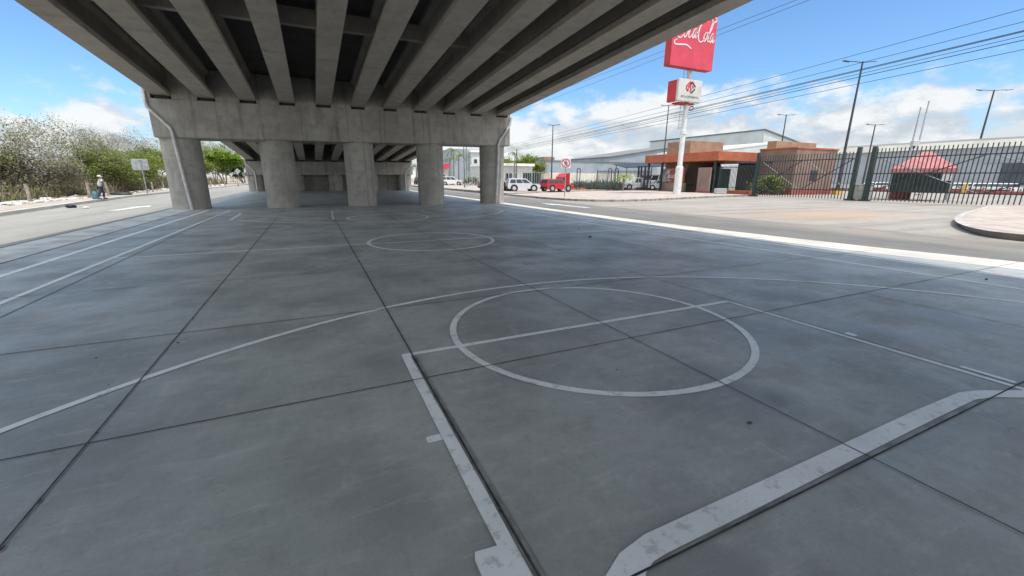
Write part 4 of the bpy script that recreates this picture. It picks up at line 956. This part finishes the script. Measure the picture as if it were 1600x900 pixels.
# brush and weeds: uncountable
br = MB(); rnd = random.Random(5)
for i in range(20000):
    u = rnd.random(); Y = 24+u*85; X = -16.4-rnd.random()**1.3*10; hh = (.35+1.1*rnd.random()**1.7)*(1.0 if X > -18 else 1.5)
    br.mi = 0 if rnd.random() < .68 else 1
    a = rnd.uniform(0,6.283); dx, dy = math.cos(a)*.02, math.sin(a)*.02; lx, ly = rnd.gauss(0,.3)*hh, rnd.gauss(0,.3)*hh
    br.face([(X-dx*2,Y-dy*2,-.05),(X+dx*2,Y+dy*2,-.05),(X+lx+dx,Y+ly+dy,hh)])
    for k in range(2):
        t_ = rnd.uniform(.3,1); p = Vector((X+lx*t_, Y+ly*t_, hh*t_)); d = Vector((rnd.gauss(0,1),rnd.gauss(0,1),rnd.gauss(0,.7))).normalized(); q, _ = basis(d); s = rnd.uniform(.06,.16)
        br.face([p, p+d*s+q*s*.4, p+d*s*2, p+d*s-q*s*.4])
struct(br.build('dry_brush', [M['leaf_dry'], M['leaf_olive']]), 'stuff')
rb_ = MB(); 
for i in range(3600):
    Y = rnd.uniform(18,100); X = -15.1-abs(rnd.gauss(0,.95))-(.0 if Y > 35 else -.35)-(.35 if Y > 42 else 0); s = rnd.uniform(.04,.2)*(1.6 if rnd.random() < .1 else 1); rb_.mi = 0 if rnd.random() < .62 else (1 if rnd.random() < .6 else 2)
    Mx = Matrix.Translation((X,Y,.06+s*.25)) @ Matrix.Rotation(rnd.uniform(0,6.28),4,'Z') @ Matrix.Rotation(rnd.uniform(-.5,.5),4,'X')
    rb_.bbox(-s,s,-s*.7,s*.7,-s*.35,s*.4,s*.15,Mx)
struct(rb_.build('rubble', [M['litter'], M['dirt'], M['black']]), 'stuff')
# fence posts on the left
for i, (b, tp, lab) in enumerate((((48,318),(39,287),'leaning wooden fence post before the tall olive tree'),((140,310),(135,285),'wooden fence post just left of the walking person'),((170,307),(163,284),'tilted wooden fence post right of the walking person'),((239,300),(236,284),'wooden fence post right of the street sign'),((256,297),(253,283),'wooden fence post close to the pier column'),
      ((330,292),(328,282),'first thin fence post beyond the pier column'),((344,291),(341,281),'second thin fence post beyond the pier column'),((352,290.5),(350,281),'third thin fence post, below the lime green tree'),((372,289.5),(370,279),'fourth thin fence post, below the dark green tree'))):
    g = gz(*b, .08); Yt = g.y; tpp = gY(*tp, Yt)
    if Yt > 90: g = gY(b[0], b[1], 72+i*2); g.z = .08; Yt = g.y; tpp = gY(tp[0], tp[1], Yt)
    t = thing('fence_post', lab, 'fence post', (g.x, g.y, 0), 0, 'wooden posts along the rubble')
    r = .095; v = Vector((tpp.x-g.x, 0, tpp.z)); MB().tube([(0,0,-.1), v*.5+Vector((.02,0,0)), v], [r, r*.95, r*.85], 8).build('shaft', M['wood'], t, 40)
# litter things
g = gz(110,325,-.03)
t = thing('trash_bag', 'crumpled dark rubbish lying in the gutter', 'rubbish', (g.x, g.y, -.03)); mb = MB(); mb.ball((0,0,.10), .16, 10, (1.3,.8,.7)); mb.ball((.16,.06,.07), .1, 8); mb.build('bag', M['black'], t, 50)
g = gz(118,326,-.03); t = thing('paper_scrap', 'white crumpled paper beside the dark rubbish in the gutter', 'rubbish', (g.x+.4, g.y+.1, -.03)); mb = MB(); mb.ball((0,0,.05), .12, 7, (1.4,1,.45)); mb.build('paper', M['litter'], t, 30)
g = gz(188,305,.1); t = thing('dark_tarp', 'black tarp heap on the rubble right of the person', 'rubbish', (g.x, g.y, .06)); mb = MB(); mb.ball((0,0,.12), .6, 10, (1.4,.6,.35)); mb.build('tarp', M['black'], t, 50)
g = gz(185,302,.1); t = thing('broken_board', 'pale broken board leaning on the rubble heap', 'board', (g.x-.6, g.y+.8, .1), R(15)); MB().bbox(-1.3,1.3,-.12,.12,0,.06,.01,Matrix.Rotation(.28,4,'Y') @ Matrix.Translation((0,0,.42))).build('plank', M['wood'], t)
# agaves
def agave(seed, s=1.0):
    rnd = random.Random(seed); mb = MB()
    for i in range(26):
        a = i*2.4; el = R(rnd.uniform(15,78)); L = rnd.uniform(.7,1.1)*s; d = Vector((math.cos(a)*math.cos(el), math.sin(a)*math.cos(el), math.sin(el))); q, n = basis(d)
        b = Vector((0,0,.05)); w = .075*s
        mb.face([b-q*w*.6, b+d*L*.4-q*w-n*.02, b+d*L, b+d*L*.4+n*.05]); mb.face([b+q*w*.6, b+d*L*.4+n*.05, b+d*L, b+d*L*.4+q*w-n*.02])
    return mb
al = 'blue-green agave planted in the long bed behind the parked cars'
protoA = None
for row in range(3):
    for i in range(16):
        px = 893+i*4.6+row*2+rnd.uniform(-2.5,2.5); X0 = 34.5+row*1.5+i*.28; g = gX(px, 292, X0)
        loc = (g.x, g.y+rnd.uniform(-.3,.3), .22); sc = rnd.uniform(.8,1.45)
        if protoA is None: protoA = o = tag(agave(3).build('agave_plant', M['agave']), al, 'agave', 'agaves in the bed')
        else: o = protoA.copy(); COL.objects.link(o)
        o.location = loc; o.scale = (sc, sc, sc*rnd.uniform(.9,1.2)); o.rotation_euler = (0,0,rnd.uniform(0,6))
bed = MB().box(0,16,0,6,-.02,.1); t = thing('planter_bed', 'low orange-kerbed bed holding the agaves', 'planter', (31.5, 49.6, .2), R(18)); MB().bbox(0,13,0,.25,0,.28,.03).build('kerb_stone', M['orange'], t); MB().box(0,13,.26,6,0,.06).build('soil', M['dirt'], t)
def frond_crown(mb, c, n, L, seed, droop=.9, up=.5, fw=.16):
    rnd = random.Random(seed)
    for i in range(n):
        a = 6.283*i/n+rnd.uniform(-.2,.2); e = rnd.uniform(-.1,1.1)*up; h = Vector((math.cos(a), math.sin(a), 0)); side = Vector((-h.y, h.x, 0)); p = Vector(c); pts = []
        for k in range(8):
            el = e+.5-(k/7)**1.2*(1.2+droop*rnd.uniform(.6,1)); p = p+(h*math.cos(el)+Vector((0,0,1))*math.sin(el))*L/8; pts.append(p.copy())
        for k in range(7):
            for s in (1,-1):
                for j in range(2):
                    q = pts[k]+(pts[k+1]-pts[k])*(j*.5); w = fw*L*(1-.6*abs(k/7-.35)); tip = q+side*s*w+(pts[k+1]-pts[k])*.9+Vector((0,0,-.25*w)); mb.face([q, q+(pts[k+1]-pts[k])*.4, tip])
        mb.mi = 0
def palm(label, x, y, h, L, seed, n=16, z=0, lean=.1, tr=.16):
    t = thing('palm_tree', label, 'palm', (x, y, z), 0, 'palms'); rnd = random.Random(seed)
    pts = [(lean*(k/6)**2*h*.2, 0, h*k/6) for k in range(7)]; MB().tube(pts, [tr*(1.3-.5*k/6) for k in range(7)], 9).build('trunk', M['bark'], t, 50)
    mb = MB(); frond_crown(mb, pts[-1], n, L, seed); mb.build('crown', M['leaf_palm'], t); return t
for px, ty, Y, L, lab in ((708,238,100.,3.0,'taller palm seen between the pier columns'),(716,246,104.,2.8,'palm just right of the taller one between columns'),(702,250,97.,2.4,'leaning palm left of the taller one between columns'),(804,243,84.,2.2,'windblown palm just beside the pier column'),(650,262,100.,2.6,'palm seen right of the far pier')):
    p = gY(px, ty, Y); palm(lab, p.x, Y, p.z, L, int(px))
for px, X, hh, lab in ((731,0,1.2,'leafy shrub between columns beside the white SUV'),(743,0,1.2,'leafy shrub between columns right of its twin')):
    g = gY(px, 288, 84.); t = thing('roadside_shrub', lab, 'shrub', (g.x, 84, .22), 0, 'shrubs between the columns'); mb = MB(); frond_crown(mb, (0,0,.3), 40, 1.9, px, .3, 1.2, .2); mb.build('foliage', M['leaf_palm'], t); MB().tube([(0,0,-.02),(0,0,.4)], .06, 6).build('stem', M['bark'], t)
for px, ty, Y, sd, lab in ((818,239,104.,5,'round green tree above the white office roof'),(829,243,108.,6,'smaller round green tree behind the office')):
    p = gY(px, ty, Y); tree('garden_tree', lab, 'garden trees by the office', p.x, Y, p.z, 1.2, sd, 'leaf_green', 4200, .34, 3, .02, .15, 0, .5)
g = gX(973,298,39.6)
t = palm('young yellow-green palm in front of the picket fence', g.x, g.y, 1.7, 1.7, 77, 18, .13, .05, .14); [c for c in t.children if c.name.startswith('crown')][0].data.materials[0] = M['leaf_lime']
g = gX(1201,298,50.5); tree('gate_shrub', 'rounded shrub behind the far gate leaf', 'gatehouse shrubs', g.x, g.y, 2.1, 1.6, 15, 'leaf_green', 3600, .2, 5, .05, .04, 0, 0., 'shrub')
g = gX(992,300,41.0)
for i, (px, py, lab) in enumerate(((966,297,'dry dark shrub at the foot of the young palm'),(1003,297,'dry dark shrub before the parked white van'))):
    g = gz(px, py, .13); tree('dry_shrub', lab, 'dry shrubs on the paving', g.x, g.y, 1.0, 1.8, 60+i, 'leaf_dark', 900, .12, 5, .4, .03, .13, 0., 'shrub')
# poles between columns
for px, ty, by, Y, r, m, lab in ((692,205,296,58.,.09,'galv','thin grey pole standing right beside the column'),(726,205,294.5,66.,.07,'steel','thin dark pole on the pavement seen between columns'),(807,233,285,70.,.09,'steel','short black pole before the white office')):
    g = gY(px, by, Y); p = gY(px+2, ty, Y); t = thing('pavement_pole', lab, 'pole', (g.x, Y, .2), 0, 'thin pavement poles'); MB().lathe([(r*1.5,0),(r*1.4,.3),(r,.35),(r*.8,p.z-.2)], 10).build('shaft', M[m], t, 40); MB().box(-r*2,r*2,-r*2,r*2,0,.04).build('base_plate', M[m], t)
# pebbles on the slab
for i, (px, py, s, lab) in enumerate(((1171,662,.022,'dark oval pebble on the slab between circle and thick white band'),(922,371,.06,'black lump on the slab beyond the centre circle'),(964,578,.009,'tiny pebble inside the free throw circle'),(904,358,.03,'small dark lump far across the slab'),(1541,437,.03,'dark pebble near the right sideline'),(278,536,.014,'small dark chip left on the slab beyond the joint'),(150,560,.010,'flat dark scrap on the slab under the three point line'),(170,601,.006,'tiny chip on the slab left of the long joint'))):
    g = gz(px, py, 0); t = MB().ball((0,0,s*.35), s*.75, 9, (1.3,.9,.55)).build('pebble', M['joint'], None, 50, (g.x, g.y, 0)); tag(t, lab, 'pebble', 'bits lying on the slab')

# ------------------------------------------------------------------ person on the left sidewalk
def skin(name, joints, edges, m, parent, root=0, lv=2):
    me = bpy.data.meshes.new(name); me.from_pydata([j[:3] for j in joints], edges, []); o = bpy.data.objects.new(name, me); COL.objects.link(o); o.parent = parent
    me.materials.append(m); sk = o.modifiers.new('skin','SKIN'); sk.use_smooth_shade = True
    for i, j in enumerate(joints): me.skin_vertices[0].data[i].radius = (j[3], j[3] if len(j) < 5 else j[4])
    me.skin_vertices[0].data[root].use_root = True
    s = o.modifiers.new('sub','SUBSURF'); s.levels = lv; s.render_levels = lv; return o
g = gz(160.5,311,.12)
pn = thing('person', 'person in a white cap, pale shirt and dark jeans walking with a blue sack', 'person', (g.x, g.y, .12), R(20)); pn.scale = (.93,.93,.93)
# faces +x (up the pavement), slight forward lean, right hand raised to the cap
J = [(0,0,.90,.14,.11),(.03,0,1.12,.125,.10),(.06,0,1.32,.15,.10),(.07,0,1.42,.06),(.09,0,1.50,.065),(.10,0,1.56,.09),(.095,0,1.63,.085),(.09,0,1.68,.05),
     (.05,.19,1.36,.05),(.02,.25,1.10,.04),(.12,.24,.88,.032),(.05,-.19,1.36,.05),(.22,-.28,1.30,.042),(.18,-.16,1.52,.032),
     (.0,.09,.86,.085),(.14,.10,.48,.062),(.10,.10,.09,.045),(.24,.11,.03,.04),(.0,-.09,.86,.085),(-.06,-.10,.48,.062),(-.22,-.10,.12,.045),(-.10,-.11,.04,.04)]
E_ = [(0,1),(1,2),(2,3),(3,4),(4,5),(5,6),(6,7),(2,8),(8,9),(9,10),(2,11),(11,12),(12,13),(0,14),(14,15),(15,16),(16,17),(0,18),(18,19),(19,20),(20,21)]
def fingers(J, E, w, d, up):
    d = Vector(d).normalized(); a, b = basis(d); wv = Vector(J[w][:3]); pi = len(J); J.append((*(wv+d*.07), .03, .014)); E.append((w, pi))
    for k, L in ((-1.5,.065),(-.5,.08),(.5,.075),(1.5,.06)):
        i = len(J); k0 = wv+d*.09+a*.011*k; J.append((*k0, .009)); J.append((*(k0+d*L*.5+b*.008), .0085)); J.append((*(k0+d*L+b*.03), .007)); E += [(pi,i),(i,i+1),(i+1,i+2)]
    i = len(J); J.append((*(wv+d*.045+a*.035), .010)); J.append((*(wv+d*.085+a*.055+b*.01), .008)); E += [(pi,i),(i,i+1)]
fingers(J, E_, 10, (.2,0,-1), 1); fingers(J, E_, 13, (-.35,.5,.6), 1)
skin('body', J, E_, M['skin'], pn)
sh = [(0,0,.88,.17,.14),(.03,0,1.12,.155,.125),(.06,0,1.32,.17,.12),(.07,0,1.41,.075),(.05,.19,1.36,.07),(.02,.25,1.12,.058),(.09,.245,.95,.045),(.05,-.19,1.36,.07),(.20,-.27,1.31,.058),(.19,-.19,1.45,.045)]
skin('shirt', sh, [(0,1),(1,2),(2,3),(2,4),(4,5),(5,6),(2,7),(7,8),(8,9)], M['shirt'], pn)
tr = [(0,0,.93,.165,.135),(.0,.09,.84,.105),(.14,.10,.48,.082),(.10,.10,.10,.07),(.0,-.09,.84,.105),(-.06,-.10,.48,.082),(-.21,-.10,.14,.07)]
skin('trousers', tr, [(0,1),(1,2),(2,3),(0,4),(4,5),(5,6)], M['jean'], pn)
mb = MB(); mb.ball((.095,0,1.66), .115, 12, (1.05,.95,.75)); mb.bbox(.16,.30,-.08,.08,1.63,1.65,.006); mb.build('cap', M['white'], pn, 50)
mb = MB(); mb.ball((.05,0,1.585), .098, 10, (.85,.98,1)); mb.build('hair', M['hair'], pn, 60)
mb = MB()
for s in (1,-1): mb.ball((.185,.035*s,1.585), .014, 6)
mb.build('eyes', M['black'], pn, 60); mb = MB(); mb.ball((.195,0,1.555), .02, 6, (1,.7,1.2)); mb.ball((.18,0,1.515), .022, 6, (.6,1.2,.3)); mb.build('nose_and_mouth', M['skin'], pn, 60)
for s in (1,-1): MB().bbox(-.09,.17,-.05,.05,0,.085,.02,Matrix.Translation((.13 if s > 0 else -.2,.10*s,.0))).build('shoe', M['black'], pn)
sk = thing('sack', 'blue plastic sack standing at the walking person\'s feet', 'sack', (g.x-.28, g.y-.25, .12)); mb = MB(); mb.lathe([(.02,0),(.15,.02),(.18,.15),(.17,.36),(.09,.5),(.04,.55),(.07,.6)], 14); mb.build('sack_body', M['bluebag'], sk, 60); 

# ------------------------------------------------------------------ sky, sun, camera
SUN = Vector((.09, -.36, 1.0)).normalized()
el = math.asin(SUN.z); az = math.atan2(SUN.x, SUN.y)
w = bpy.data.worlds.new('World'); scene.world = w; w.use_nodes = True; nt = w.node_tree
bg = nt.nodes['Background']; SKYS = .12; bg.inputs['Strength'].default_value = SKYS
sky = N(nt, 'ShaderNodeTexSky', sky_type='NISHITA'); sky.sun_disc = False; sky.sun_elevation = el; sky.sun_rotation = az; sky.air_density = 1.0; sky.dust_density = .35; sky.ozone_density = 2.2
tc = N(nt, 'ShaderNodeTexCoord'); gen = tc.outputs['Generated']
sep = N(nt, 'ShaderNodeSeparateXYZ'); nt.links.new(gen, sep.inputs[0]); Z = sep.outputs['Z']
def math2(op, a, b):
    n = N(nt, 'ShaderNodeMath', operation=op)
    for i, v in enumerate((a, b)):
        if hasattr(v, 'is_linked'): nt.links.new(v, n.inputs[i])
        else: n.inputs[i].default_value = v
    return n.outputs[0]
def shifted(dz):
    n = N(nt, 'ShaderNodeVectorMath', operation='ADD'); n.inputs[1].default_value = (0,0,dz); nt.links.new(gen, n.inputs[0]); return n.outputs[0]
n1 = noise(nt, gen, 5.2, 9, .60, (1,1,2.1)); n2 = noise(nt, gen, 15, 6, .6, (1,1,1.8)); n1u = noise(nt, shifted(.035), 5.2, 9, .60, (1,1,2.1))
cov = rng(nt, Z, .03, .30, .17, -.17)
side = rng(nt, sep.outputs['X'], -.35, .35, -.035, .03)
wx = math2('MAXIMUM', rng(nt, math2('ADD', sep.outputs['Y'], math2('MULTIPLY', sep.outputs['X'], .9)), .05, -.25), rng(nt, math2('ADD', sep.outputs['Y'], math2('MULTIPLY', sep.outputs['X'], -.12)), .0, -.2))
high = math2('MAXIMUM', rng(nt, Z, .60, .8), wx)  # overhead and out-of-view directions: cloud added there to fill the shade under the deck
over = math2('MULTIPLY', high, .45)
dens0 = math2('ADD', math2('ADD', math2('ADD', math2('MULTIPLY', n1, .72), math2('MULTIPLY', n2, .28)), cov), side)
dens = math2('ADD', over, dens0)
mask = rng(nt, dens, .49, .63)
c_lit, c_sh = (4.5,4.5,4.45), (2.7,2.9,3.15)
edge_ = math2('SUBTRACT', n1, n1u)       # positive where the cloud thins out above: its sunlit top
ccol = mix(nt, rng(nt, edge_, -.08, .08), c_sh, c_lit)
ccol = mix(nt, rng(nt, n2, .40, .65, 0, .45), ccol, c_lit)
fill_glow = mix(nt, high, (1,1,1), (2.0,2.12,2.25)); ccol = mix(nt, 1.0, ccol, fill_glow, 'MULTIPLY')  # added out-of-view cloud made brighter than the visible cloud
skyc = mix(nt, 1.0, sky.outputs[0], (.56,.74,.88), 'MULTIPLY')
fin = mix(nt, math2('MULTIPLY', mask, .92), skyc, ccol)
nt.links.new(fin, bg.inputs['Color'])
sl = bpy.data.lights.new('sun', 'SUN'); sl.energy = 2.1; sl.angle = R(.5); sl.color = (1,.965,.91)
so = bpy.data.objects.new('sun', sl); COL.objects.link(so); so.rotation_euler = SUN.to_track_quat('Z','Y').to_euler(); so.location = (0,0,60)
cd = bpy.data.cameras.new('camera'); cam = bpy.data.objects.new('camera', cd); COL.objects.link(cam); scene.camera = cam
cd.sensor_width = 36; cd.lens = 36*FPX/1600; cd.clip_end = 5000; cd.clip_start = .05
cam.matrix_world = Matrix(((_r.x,_u.x,-_f.x,0),(_r.y,_u.y,-_f.y,0),(_r.z,_u.z,-_f.z,EYE),(0,0,0,1)))
scene.view_settings.view_transform = 'Standard'; scene.view_settings.look = 'None'; scene.view_settings.gamma = 1; scene.view_settings.use_curve_mapping = False
scene.view_settings.exposure = .85
scene.render.engine = 'CYCLES'; scene.cycles.use_denoising = True; scene.cycles.max_bounces = 8; scene.cycles.diffuse_bounces = 6
